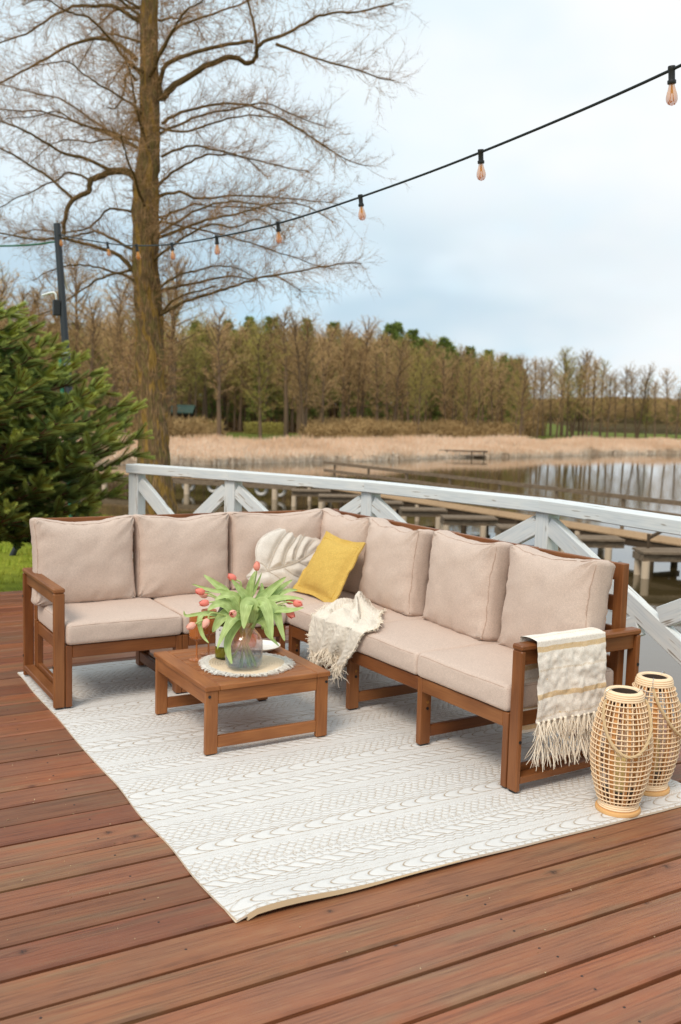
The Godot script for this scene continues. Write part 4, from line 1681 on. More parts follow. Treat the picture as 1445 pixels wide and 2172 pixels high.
func build_reeds() -> void:
	rng.seed = 63
	var rb := MB.new()
	rb.tint = true
	for k in 26:
		var o := Vector3(rng.randf_range(-0.32, 0.32), 0, rng.randf_range(-0.32, 0.32))
		var h := rng.randf_range(0.75, 1.15)
		var a := rng.randf() * TAU
		var lean := Vector3(cos(a), 0, sin(a)) * rng.randf_range(0.02, 0.25)
		var m := o + lean * 0.4 + Vector3(0, h * 0.6, 0)
		var t := o + lean + Vector3(0, h, 0)
		rb.col = Color.WHITE.lerp(Color(0.82, 0.76, 0.68), rng.randf())
		ribbon(rb, o, t, 0.014, rand_dir())
		ribbon(rb, m, m + (lean.normalized() + rand_dir() * 0.5 + Vector3(0, 0.8, 0)).normalized() * 0.35, 0.012, rand_dir())
		if rng.randf() < 0.5:
			rb.col = Color(0.85, 0.66, 0.52)
			ribbon(rb, t - Vector3(0, 0.22, 0), t + lean * 0.2 + Vector3(0, 0.05, 0), 0.022, rand_dir())
	var where := []
	var tints := []
	for k in 15000:
		var l := rng.randf_range(-40.0, 62.0)
		var s := pow(rng.randf(), 0.9) * 11.0
		if l < -3.0:
			s *= 1.15
		var edge := 1.4 * nz(l * 0.35, 3.0) + 0.9 * nz(l * 1.2, 9.0)
		s = maxf(s, maxf(0.0, edge + 0.6))
		var d := far_shore(l) + s - 1.0
		var p := shore(d, l, land_height(d, l))
		var tall := lerpf(0.72, 1.0, smoothstep(0.0, 6.0, s)) * (0.9 + 0.25 * nz(l * 0.2, d * 0.2, 5.0))
		where.append(Transform3D(Basis(Vector3.UP, rng.randf() * TAU).scaled(Vector3(1.0, tall * rng.randf_range(0.85, 1.1), 1.0)), p))
		tints.append(lin(255, 242, 226).lerp(lin(238, 218, 194), clampf(0.4 + 0.8 * nz(l * 0.15, d * 0.3, 8.0) + rng.randf_range(-0.25, 0.25), 0.0, 1.0)))
	tag(many("reeds", rb.mesh(), M.reed, where, tints), "belt of pale dry reeds along the far shore", "reeds", "", "stuff")


# ------------------------------------------------------------------ spruce left of the sofa
func build_spruce() -> void:
	rng.seed = 91
	var at := Vector3(1.46, -0.36, -8.44)
	var tree := tag(root("spruce_tree", xf(at)), "bushy green spruce with thick brush-like shoots behind the left sofa arm", "tree")
	var tb := MB.new()
	tube(tb, PackedVector3Array([Vector3(0, -0.1, 0), Vector3(0.02, 1.3, 0), Vector3(0, 2.62, 0)]), PackedFloat32Array([0.05, 0.035, 0.008]), 10)
	put("trunk", tb.mesh(), M.spruce_bark, tree)
	# one shoot, 20 cm long, set round with needles
	var sh := MB.new()
	sh.tint = true
	sh.col = lin(168, 120, 72)
	tube(sh, PackedVector3Array([Vector3.ZERO, Vector3(0, 0, -0.15)]), PackedFloat32Array([0.0045, 0.003]), 5, false)
	for k in 180:
		var f := (k + rng.randf()) / 180.0
		var a := k * 2.4
		var o := Vector3(0, 0, -0.15 * f)
		var up := 0.4 if sin(a) > -0.2 else -0.1
		var d := Vector3(cos(a), sin(a) + up * 0.4, -0.26 - 1.4 * f * f * f).normalized()
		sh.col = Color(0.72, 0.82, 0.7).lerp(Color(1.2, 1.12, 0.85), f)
		var s := d.cross(Vector3(0, 0, 1)).normalized() * 0.0014
		var e := o + d * rng.randf_range(0.024, 0.034)
		var nn := Vector3(cos(a), sin(a), 0)
		var i := sh.vert(o - s, nn, Vector2.ZERO)
		sh.vert(o + s, nn, Vector2.ZERO)
		sh.vert(e + s * 0.7, nn, Vector2.ONE)
		sh.vert(e - s * 0.7, nn, Vector2.ONE)
		sh.tri(i, i + 1, i + 2)
		sh.tri(i, i + 2, i + 3)
	var shoot := sh.mesh()
	var where := []
	var tints := []
	var radii := [[0.42, 0.75], [0.8, 0.98], [1.25, 1.16], [1.55, 1.20], [1.72, 1.14], [1.95, 0.84], [2.15, 0.62], [2.35, 0.42], [2.55, 0.22], [2.7, 0.08], [2.8, 0.02]]
	var h := 0.74
	var turn := 0.0
	while h < 2.6:
		var cnt := 11 if h < 2.2 else 8
		for k in cnt:
			var a := turn + TAU * k / cnt + rng.randf_range(-0.16, 0.16)
			var y := h + rng.randf_range(-0.05, 0.05)
			var reach := piecewise(radii, y) * rng.randf_range(0.86, 1.10)
			var out := Vector3(cos(a), 0, sin(a))
			var side := Vector3(-sin(a), 0, cos(a))
			var pts := PackedVector3Array()
			for s in 7:
				var f := s / 6.0
				pts.append(Vector3(0, y, 0) + out * reach * f + Vector3(0, -0.10 * sin(f * 2.2) * reach + 0.22 * f * f * reach, 0))
			var bb := MB.new()
			tube(bb, pts, PackedFloat32Array([0.016, 0.014, 0.012, 0.010, 0.008, 0.006, 0.004]), 5, false)
			# side branches
			var step := 0.125
			var m := int(reach / step)
			for j in range(1, m + 1):
				var f := float(j) / m
				if f < 0.22:
					continue
				var i := mini(int(f * 6.0), 5)
				var o := pts[i].lerp(pts[i + 1], f * 6.0 - i)
				var dir := (pts[i + 1] - pts[i]).normalized()
				var subs := [-1, 1]
				for sgn in subs:
					var sl := (0.40 * (1.0 - f) + 0.07) * clampf(reach, 0.35, 1.0) * rng.randf_range(0.7, 1.15)
					var sd: Vector3 = (dir * 0.75 + side * sgn * 0.85 + Vector3(0, rng.randf_range(-0.08, 0.30), 0)).normalized()
					var e := o + sd * sl
					if sl > 0.12:
						tube(bb, PackedVector3Array([o, e]), PackedFloat32Array([0.005, 0.003]), 4, false)
					var q := 0.0
					while q < sl:
						var pos := o.lerp(e, q / maxf(sl, 0.01))
						var d2: Vector3 = (sd + rand_dir() * 0.35 + Vector3(0, 0.04, 0) + (side * (1.0 if rng.randf() < 0.5 else -1.0) * 0.5 if q < sl - 0.08 else Vector3.ZERO)).normalized()
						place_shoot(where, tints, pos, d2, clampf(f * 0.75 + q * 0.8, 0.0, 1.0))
						q += 0.10
				if rng.randf() < 0.55:
					place_shoot(where, tints, o, (dir + Vector3(0, 0.4, 0) + rand_dir() * 0.3).normalized(), f)
			for e in 3:
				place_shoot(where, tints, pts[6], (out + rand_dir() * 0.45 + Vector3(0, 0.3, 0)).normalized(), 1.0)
			put("branch", bb.mesh(), M.spruce_bark, tree)
		turn += 0.37
		h += 0.150
	for k in 6:
		place_shoot(where, tints, Vector3(0, 2.5, 0), (Vector3(0, 1, 0) + rand_dir() * 0.6).normalized(), 1.0)
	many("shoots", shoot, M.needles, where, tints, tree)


func place_shoot(where: Array, tints: Array, p: Vector3, d: Vector3, tip: float) -> void:
	var s := rng.randf_range(0.8, 1.15)
	var b := Basis.looking_at(d, Vector3.UP if absf(d.y) < 0.97 else Vector3.RIGHT)
	where.append(Transform3D(b.rotated(d, rng.randf() * TAU).scaled(Vector3.ONE * s), p))
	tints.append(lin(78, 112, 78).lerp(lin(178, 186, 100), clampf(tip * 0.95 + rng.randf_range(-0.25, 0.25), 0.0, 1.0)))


# ------------------------------------------------------------------ pole, cable and bulbs
func build_pole_and_lights() -> void:
	rng.seed = 14
	var top := Vector3(2.879, 3.537, -11.606)
	var foot := Vector3(3.017, -0.5, -11.058)
	var pole := tag(root("pole"), "dark steel pole that carries the string lights, leaning behind the spruce", "pole")
	var pb := MB.new()
	tube(pb, PackedVector3Array([foot, top]), PackedFloat32Array([0.043, 0.040]), 14)
	put("shaft", pb.mesh(), M.black_steel, pole)
	var gb := MB.new()
	var off := -SIDE * 0.075
	tube(gb, PackedVector3Array([foot + off, foot.lerp(top, 0.62) + off]), PackedFloat32Array([0.026]), 10)
	put("green_stake", gb.mesh(), M.green_steel, pole)
	for f in [0.63, 0.60]:
		var cb := MB.new()
		var c := foot.lerp(top, f)
		var ax := (top - foot).normalized()
		tube(cb, PackedVector3Array([c - ax * 0.012, c + ax * 0.012]), PackedFloat32Array([0.05]), 14)
		put("clamp", cb.mesh(), M.nickel, pole)
	var bx := MB.new()
	var c2 := foot.lerp(top, 0.76)
	box(bx, c2 + Vector3(-0.115, -0.09, -0.03), c2 + Vector3(-0.035, 0.09, 0.04), 0.008)
	put("switch_box", bx.mesh(), M.plastic_black, pole)
	var wb := MB.new()
	tube(wb, curve(PackedVector3Array([c2 + Vector3(-0.075, 0.09, 0), c2 + Vector3(-0.10, 0.17, 0), c2 - SIDE * 0.24 + Vector3(0, 0.14, 0)]), 5), PackedFloat32Array([0.012]), 6)
	put("white_lead", wb.mesh(), M.label_paper, pole)
	var tw := MB.new()
	tube(tw, curve(PackedVector3Array([top - Vector3(0, 0.12, 0), top + SIDE * 0.05 - Vector3(0, 0.45, 0), top + SIDE * 0.12 - Vector3(0, 0.75, 0)]), 5), PackedFloat32Array([0.012]), 6)
	put("hanging_lead", tw.mesh(), M.jute, pole)

	var lights := tag(root("string_lights"), "black cable with amber pear bulbs strung from the pole across the sky", "string lights")
	var at := [Vector3(3.0, 2.789, -2.713), Vector3(2.941, 2.703, -3.798), Vector3(2.91, 2.673, -4.848), Vector3(2.887, 2.675, -5.852), Vector3(2.876, 2.726, -6.854), Vector3(2.91, 2.816, -7.893), Vector3(2.916, 2.929, -8.834), Vector3(2.955, 3.095, -9.879), Vector3(2.883, 3.395, -11.471)]
	var cp := PackedVector3Array([Vector3(3.3, 3.9, 3.0), Vector3(3.14, 3.2, -0.5), Vector3(3.05, 2.93, -1.7)])
	for p in at:
		cp.append(p)
	cp.append(top - Vector3(0, 0.06, 0))
	var cb := MB.new()
	tube(cb, curve(cp, 8), PackedFloat32Array([0.0062]), 8)
	put("cable", cb.mesh(), M.cable, lights)
	var so := MB.new()
	lathe(so, PackedVector2Array([Vector2(0.0005, 0.014), Vector2(0.013, 0.014), Vector2(0.0145, 0.010), Vector2(0.0145, -0.002), Vector2(0.0125, -0.004), Vector2(0.0125, -0.036), Vector2(0.0165, -0.038), Vector2(0.0165, -0.050), Vector2(0.013, -0.052), Vector2(0.0005, -0.052)]), 16)
	var socket := so.mesh()
	var gl := MB.new()
	gl.tint = true
	var prof := PackedVector2Array()
	var cols := PackedColorArray()
	for i in 15:
		var f := i / 14.0
		var r := lerpf(0.0115, 0.0225, smoothstep(0.0, 0.66, f)) if f < 0.66 else 0.0225 * sqrt(maxf(0.0, 1.0 - pow((f - 0.66) / 0.34, 2.0)))
		prof.append(Vector2(maxf(r, 0.0004), -0.052 - 0.078 * f))
		cols.append(Color(1, 1, 1).lerp(Color(0.95, 0.62, 0.25), smoothstep(0.35, 1.0, f)))
	lathe(gl, prof, 18, Transform3D.IDENTITY, cols)
	var glass := gl.mesh()
	var fi := MB.new()
	for k in 4:
		var a := TAU * k / 4.0
		var o := Vector3(cos(a), 0, sin(a))
		tube(fi, PackedVector3Array([o * 0.003 + Vector3(0, -0.06, 0), o * 0.009 + Vector3(0, -0.112, 0)]), PackedFloat32Array([0.0011]), 4)
	tube(fi, PackedVector3Array([Vector3(0, -0.052, 0), Vector3(0, -0.085, 0)]), PackedFloat32Array([0.003]), 6)
	for k in 9:
		var o := rand_dir() * Vector3(0.013, 0.004, 0.013) + Vector3(0, -0.117, 0)
		tube(fi, PackedVector3Array([o, o + rand_dir() * 0.008]), PackedFloat32Array([0.0016]), 4)
	var fil := fi.mesh()
	for i in at.size():
		var sk := put("socket", socket, M.plastic_black, lights, Transform3D(Basis(Vector3(0.3, 0, 1).normalized(), rng.randf_range(0.02, 0.22)) * Basis.from_euler(Vector3(rng.randf_range(-0.1, 0.1), 0, 0)), at[i]))
		put("bulb", glass, M.bulb_glass, sk)
		put("filament", fil, M.filament, sk)
	var gc := MB.new()
	tube(gc, curve(PackedVector3Array([top - Vector3(0, 0.2, 0), top - SIDE * 0.7 - Vector3(0, 0.27, 0), top - SIDE * 3.0 - Vector3(0, 0.3, 0)]), 6), PackedFloat32Array([0.011]), 6)
	tag(put("green_cable", gc.mesh(), M.green_cable), "green cable running left from the top of the dark pole", "cable")
	# black strut that leans in the grass left of the sofa
	var sb := MB.new()
	tube(sb, PackedVector3Array([Vector3(2.30, -0.46, -11.66), Vector3(2.544, 0.114, -11.60), Vector3(2.66, 0.42, -11.57)]), PackedFloat32Array([0.035]), 10)
	tag(put("strut", sb.mesh(), M.black_steel), "black tubular strut leaning in the grass left of the sofa", "strut")


# ------------------------------------------------------------------ rug
func rug_lift(x: float, z: float) -> float:
	var near := smoothstep(-2.60, -2.385, z)
	var k := 0.021 * exp(-pow((x - 1.22) / 0.22, 2.0)) * near
	k += 0.009 * exp(-pow((x - 1.75) / 0.4, 2.0)) * near
	k += 0.0025 * (0.5 + 0.5 * nz(x * 2.5, z * 2.5)) * near
	# the outermost corner comes down again
	return k * smoothstep(1.085, 1.16, x)


func build_rug() -> void:
	var x0 := 1.087
	var x1 := 3.097
	var z0 := -5.273
	var z1 := -2.385
	var mb := MB.new()
	sheet(mb, 64, 90, func(u: float, v: float) -> Vector3:
		var x := lerpf(x0, x1, u)
		var z := lerpf(z0, z1, v)
		x += 0.006 * nz(z * 1.5, 2.0) * (1.0 - u) * 2.0
		return Vector3(x, 0.009 + rug_lift(x, z) + 0.0018 * nz(x * 2.2, z * 3.0), z + 0.006 * nz(x * 1.2, 9.0) * v), 2.0, 1.0, true)
	var rug := put("rug", mb.mesh(), M.rug)
	tag(rug, "large cream rug with tan cable-knit pattern under the sofa and table", "rug")
	var eb := MB.new()
	var rim := PackedVector3Array()
	var w := 91
	for i in 65:
		rim.append(mb.v[i * w + 90])
	for j in range(90, -1, -1):
		rim.append(mb.v[64 * w + j])
	for i in range(64, -1, -1):
		rim.append(mb.v[i * w])
	for j in 91:
		rim.append(mb.v[j])
	for i in rim.size() - 1:
		var a := rim[i]
		var b := rim[i + 1]
		if a.distance_to(b) < 1e-5:
			continue
		eb.quad(a, b, b - Vector3(0, 0.0075, 0), a - Vector3(0, 0.0075, 0), Vector2.ZERO, Vector2.ZERO, Vector2.ZERO, Vector2.ZERO)
	sheet(eb, 32, 10, func(u: float, v: float) -> Vector3:
		var x := lerpf(x0 + 0.002, x1, u)
		var z := lerpf(z1 - 0.26, z1 - 0.001, v)
		return Vector3(x, 0.0015 + rug_lift(x, z), z + 0.006 * nz(x * 1.2, 9.0)), 1.0, 1.0)
	put("backing", eb.mesh(), M.rug_edge, rug)
	# bound edge that shows where the corner lifts
	var hb := MB.new()
	var hp := PackedVector3Array()
	for i in range(1, 26):
		hp.append(mb.v[i * w + 90] + Vector3(0, 0.0004, 0.0012))
	for i in hp.size() - 1:
		var a := hp[i]
		var b := hp[i + 1]
		var da := Vector3(0.0, -0.0145 * (1.0 - smoothstep(1.2, 1.82, a.x)) - 0.003, 0.003)
		var db := Vector3(0.0, -0.0145 * (1.0 - smoothstep(1.2, 1.82, b.x)) - 0.003, 0.003)
		hb.quad(a + da, b + db, b, a, Vector2.ZERO, Vector2.ZERO, Vector2.ZERO, Vector2.ZERO)
		hb.quad(b + db, a + da, a + da - Vector3(0, 0, 0.02), b + db - Vector3(0, 0, 0.02), Vector2.ZERO, Vector2.ZERO, Vector2.ZERO, Vector2.ZERO)
	put("turned_edge", hb.mesh(), mat("rug_hem", srgb(205, 178, 142), 0.95, null, 0.2), rug)


# ------------------------------------------------------------------ corner sofa frame; local x along the seat, z towards the sitter
func frame_piece(called: String, parent: Node, at: Transform3D, lo: Vector3, hi: Vector3, m: Material = null, bev := 0.003) -> void:
	var mb := MB.new()
	box(mb, lo, hi, bev)
	put(called, mb.mesh(), m if m else M["wood%d" % (absi(hash(lo)) % 3)], parent, at)


func bolt(parent: Node, at: Transform3D, p: Vector3, n: Vector3, m: Material, r := 0.007) -> void:
	var mb := MB.new()
	tube(mb, PackedVector3Array([p - n * 0.004, p + n * 0.0022]), PackedFloat32Array([r]), 12)
	put("bolt", mb.mesh(), m, parent, at)


func seat_frame(sofa: Node3D, F: Transform3D, x0: float, x1: float, leg_left: bool, leg_right: bool, back := true) -> void:
	var s := group_node("seat_frame", sofa)
	var y0 := 0.012
	frame_piece("front_rail", s, F, Vector3(x0 + 0.032, 0.25, -0.023), Vector3(x1 - (0.032 if leg_right else 0.001), 0.31, -0.001))
	frame_piece("rear_rail", s, F, Vector3(x0 + 0.032, 0.25, -0.617), Vector3(x1 - (0.032 if leg_right else 0.001), 0.31, -0.595))
	var legs := []
	if leg_left:
		legs.append(x0)
	if leg_right:
		legs.append(x1 - 0.031)
	for lx in legs:
		frame_piece("leg", s, F, Vector3(lx, y0, -0.058), Vector3(lx + 0.031, 0.3105, 0.0))
		frame_piece("rear_leg", s, F, Vector3(lx, y0, -0.64), Vector3(lx + 0.031, 0.3105, -0.582))
		frame_piece("bottom_bar", s, F, Vector3(lx + 0.004, 0.04, -0.583), Vector3(lx + 0.027, 0.09, -0.057))
		frame_piece("side_rail", s, F, Vector3(lx + 0.005, 0.245, -0.583), Vector3(lx + 0.026, 0.306, -0.057))
		bolt(s, F, Vector3(lx + 0.031, 0.20, -0.036), Vector3.RIGHT, M.brass)
		bolt(s, F, Vector3(lx + 0.031, 0.172, -0.036), Vector3.RIGHT, M.bolt)
		frame_piece("foot", s, F, Vector3(lx + 0.005, 0.006, -0.05), Vector3(lx + 0.026, 0.013, -0.008), M.bolt, 0.001)
	for k in 6:
		var z := -0.08 - k * 0.095
		frame_piece("seat_slat", s, F, Vector3(x0 + 0.034, 0.284, z - 0.06), Vector3(x1 - 0.034, 0.3, z))
	if back:
		backrest(sofa, F, x0, x1)


func backrest(sofa: Node3D, F: Transform3D, x0: float, x1: float) -> void:
	var b := group_node("backrest", sofa)
	frame_piece("upright", b, F, Vector3(x0 + 0.001, 0.3115, -0.64), Vector3(x0 + 0.050, 0.855, -0.603))
	frame_piece("upright", b, F, Vector3(x1 - 0.050, 0.3115, -0.64), Vector3(x1 - 0.001, 0.855, -0.603))
	frame_piece("top_rail", b, F, Vector3(x0 + 0.0505, 0.782, -0.632), Vector3(x1 - 0.0505, 0.8535, -0.607))
	for k in 3:
		frame_piece("back_slat", b, F, Vector3(x0 + 0.0505, 0.39 + k * 0.13, -0.630), Vector3(x1 - 0.0505, 0.455 + k * 0.13, -0.609))


func armrest(sofa: Node3D, F: Transform3D, x0: float, x1: float, out: float, label: String) -> void:
	var a := group_node("armrest", sofa)
	a.set_meta("label", label)
	frame_piece("front_post", a, F, Vector3(x0, 0.012, -0.024), Vector3(x1, 0.5645, 0.0), null, 0.005)
	frame_piece("rear_post", a, F, Vector3(x0, 0.012, -0.666), Vector3(x1, 0.5645, -0.642), null, 0.005)
	frame_piece("arm_board", a, F, Vector3(x0 - 0.001, 0.5655, -0.668), Vector3(x1 + 0.001, 0.589, 0.002), null, 0.006)
	frame_piece("arm_rail", a, F, Vector3((x0 + x1) * 0.5 - 0.011, 0.505, -0.641), Vector3((x0 + x1) * 0.5 + 0.011, 0.5645, -0.025))
	frame_piece("bottom_bar", a, F, Vector3(x0 + 0.001, 0.042, -0.641), Vector3(x1 - 0.001, 0.07, -0.025))
	var ox := x1 if out > 0 else x0
	for q in [[0.21, -0.012], [0.12, -0.654], [0.44, -0.654]]:
		bolt(a, F, Vector3(ox, q[0], q[1]), Vector3(out, 0, 0), M.bolt)
	frame_piece("foot", a, F, Vector3(x0 + 0.01, 0.006, -0.02), Vector3(x1 - 0.01, 0.013, -0.004), M.bolt, 0.001)


var FL := Transform3D(Basis.IDENTITY, Vector3(1.158, 0.004, -4.525))
var FR := Transform3D(Basis(Vector3.UP, deg_to_rad(-87.8)), Vector3(2.345, 0.004, -4.53))


func build_sofa() -> void:
	var sofa := tag(root("corner_sofa"), "brown wooden L-shaped corner sofa frame standing on the cream rug", "sofa")
	seat_frame(sofa, FL, 0.0, 0.584, true, true)
	seat_frame(sofa, FL, 0.586, 1.168, true, true)
	# corner seat, backs on two sides
	seat_frame(sofa, FL, 1.17, 1.835, false, false)
	seat_frame(sofa, FR, 0.0, 0.577, true, false)
	seat_frame(sofa, FR, 0.579, 1.147, true, false)
	seat_frame(sofa, FR, 1.149, 1.731, true, true)
	backrest(sofa, FR, -0.63, -0.004)
	armrest(sofa, FL, -0.056, -0.003, -1.0, "open wooden armrest at the left end")
	armrest(sofa, FR, 1.736, 1.790, 1.0, "open wooden armrest at the right end, under the striped throw")


# ------------------------------------------------------------------ cushions
func back_cushion(called: String, label: String, at: Transform3D, w: float, h: float, t: float, sd: float, group: String) -> void:
	var half := Vector3(w, h, t) * 0.5
	var f := func(p: Vector3, q: Vector3) -> Vector3:
		var a := clampf(q.x, -1, 1)
		var b := clampf(q.y, -1, 1)
		var c := clampf(q.z, -1, 1)
		var puff := (1.0 - pow(absf(a), 3.5)) * (1.0 - pow(absf(b), 3.5))
		var r := p
		r.z += c * puff * 0.046 - (0.006 if absf(c) > 0.5 else 0.0) * signf(c)
		r.x += a * (0.012 * (1.0 - c * c) - 0.014 * (1.0 - b * b))
		r.y += maxf(b, 0.0) * (0.010 * (1.0 - c * c) - 0.030 * (1.0 - a * a)) * (1.0 + 0.6 * nz(a * 1.3 + sd, 4.0)) + minf(b, 0.0) * (0.006 * (1.0 - a * a))
		# sag and creases
		r.z += c * (0.006 * nz(a * 1.7 + sd, b * 1.7, c) + 0.0055 * nz(a * 5.0 + sd, b * 3.0, c * 2.0) * (0.3 + b * b))
		var ca := 1.0 - absf(a)
		var cb := 1.0 - absf(b)
		r.z += c * 0.0085 * sin(atan2(cb, ca + 0.001) * 10.0 + sd * 3.0 + signf(a) * 2.0 + signf(b)) * exp(-(ca * ca + cb * cb) * 7.0)
		r.z -= c * 0.007 * maxf(0.0, nz(a * 2.0 + sd, b * 7.0, 2.0)) * smoothstep(0.2, 0.8, absf(a))
		var edge := smoothstep(0.55, 1.0, maxf(absf(a), absf(b)))
		r += Vector3(0.003 * nz(b * 5.0 + sd, c * 2.0, 3.0) * signf(a), 0.0025 * nz(a * 5.0 + sd, c * 2.0, 7.0) * signf(b), 0.0035 * nz(a * 10.0 + sd, b * 10.0, 11.0)) * edge
		return r
	var mb := MB.new()
	soft_block(mb, half, 0.028, Vector3i(18, 16, 5), f)
	mb.smooth()
	var o := put(called, mb.mesh(), M.fabric, null, at)
	tag(o, label, "cushion", group)
	for s in [1.0, -1.0]:
		var loop := PackedVector3Array()
		for k in 121:
			var a := TAU * k / 120.0
			var e := Vector2(cos(a), sin(a))
			e = e / maxf(absf(e.x), absf(e.y))
			var p := Vector3(e.x * half.x, e.y * half.y, s * (half.z - 0.012))
			var inner := half - Vector3.ONE * 0.028
			var cl := p.clamp(-inner, inner)
			p = cl + (p - cl).normalized() * 0.0283
			loop.append(f.call(p, p / half))
		var sb := MB.new()
		tube(sb, loop, PackedFloat32Array([0.0017]), 5, false)
		put("seam", sb.mesh(), M.seam, o)


func seat_cushion(label: String, at: Transform3D, w: float, d: float, sd: float, group: String) -> void:
	var half := Vector3(w, 0.106, d) * 0.5
	var f := func(p: Vector3, q: Vector3) -> Vector3:
		var r := p
		var dome := (1.0 - pow(absf(q.x), 4.0)) * (1.0 - pow(absf(q.z), 4.0))
		if q.y > 0.0:
			r.y += q.y * (0.010 * dome + 0.004 * nz(q.x * 1.5 + sd, q.z * 1.5))
		r.x += signf(q.x) * 0.003 * (1.0 - q.y * q.y) * absf(q.x)
		r.z += signf(q.z) * (0.004 * (1.0 - q.y * q.y) + 0.003 * nz(q.x * 3.0 + sd, q.y, 5.0)) * absf(q.z)
		return r
	var mb := MB.new()
	soft_block(mb, half, 0.022, Vector3i(12, 4, 12), f)
	mb.smooth()
	var o := put("seat_cushion", mb.mesh(), M.fabric, null, at)
	tag(o, label, "cushion", group)
	for s in [1.0, -1.0]:
		var loop := PackedVector3Array()
		for k in 121:
			var a := TAU * k / 120.0
			var e := Vector2(cos(a), sin(a))
			e = e / maxf(absf(e.x), absf(e.y))
			var p := Vector3(e.x * half.x, s * (half.y - 0.009), e.y * half.z)
			var inner := half - Vector3.ONE * 0.022
			var cl := p.clamp(-inner, inner)
			p = cl + (p - cl).normalized() * 0.0222
			loop.append(f.call(p, p / half))
		var sb := MB.new()
		tube(sb, loop, PackedFloat32Array([0.0013]), 5, false)
		put("seam", sb.mesh(), M.seam, o)


func build_cushions() -> void:
	var gs := "beige seat cushions of the corner sofa"
	var y := 0.312 + 0.053
	seat_cushion("beige seat cushion inside the left sofa arm", FL * xf(Vector3(0.293, y, -0.288)), 0.580, 0.595, 1.0, gs)
	seat_cushion("beige seat cushion behind the tulips, second from the left arm", FL * xf(Vector3(0.877, y, -0.288)), 0.582, 0.595, 2.0, gs)
	seat_cushion("beige seat cushion in the corner, under the leaf and yellow cushions", FL * xf(Vector3(1.505, y, -0.305)), 0.668, 0.61, 3.0, gs)
	seat_cushion("beige seat cushion under the crumpled cream throw", FR * xf(Vector3(0.289, y, -0.288)), 0.574, 0.595, 4.0, gs)
	seat_cushion("beige seat cushion in the middle of the right side of the sofa", FR * xf(Vector3(0.863, y, -0.288)), 0.57, 0.595, 5.0, gs)
	seat_cushion("beige seat cushion inside the right sofa arm", FR * xf(Vector3(1.441, y, -0.288)), 0.582, 0.595, 6.0, gs)
	var gb := "beige back cushions of the corner sofa"
	var lean := func(x: float, z: float, tilt: float, turn: float, roll := 0.0) -> Transform3D:
		return Transform3D(Basis(Vector3.UP, turn) * Basis(Vector3.RIGHT, tilt) * Basis(Vector3.BACK, roll), Vector3(x, 0.420 + 0.222, z))
	back_cushion("back_cushion", "beige back cushion beside the left sofa arm", FL * lean.call(0.226, -0.512, -0.07, 0.0), 0.524, 0.448, 0.135, 1.3, gb)
	back_cushion("back_cushion", "beige back cushion behind the tulips, second from the left arm", FL * lean.call(0.772, -0.516, -0.06, -0.01), 0.536, 0.448, 0.135, 7.7, gb)
	back_cushion("back_cushion", "beige back cushion behind the white leaf cushion", FL * lean.call(1.355, -0.52, -0.06, 0.0), 0.604, 0.448, 0.12, 13.1, gb)
	back_cushion("back_cushion", "beige back cushion behind the yellow cushion", FR * lean.call(-0.265, -0.53, -0.05, 0.0), 0.53, 0.448, 0.115, 19.9, gb)
	back_cushion("back_cushion", "beige back cushion behind the crumpled cream throw", FR * lean.call(0.285, -0.492, -0.10, -0.10, -0.01), 0.530, 0.448, 0.14, 26.3, gb)
	back_cushion("back_cushion", "beige back cushion in the middle of the right side, between two others", FR * lean.call(0.875, -0.488, -0.11, -0.10, 0.01), 0.530, 0.455, 0.145, 33.3, gb)
	back_cushion("back_cushion", "beige back cushion beside the right sofa arm, above the striped throw", FR * lean.call(1.462, -0.484, -0.11, -0.06, 0.012), 0.540, 0.462, 0.145, 41.7, gb)
	build_yellow()
	build_leaf()


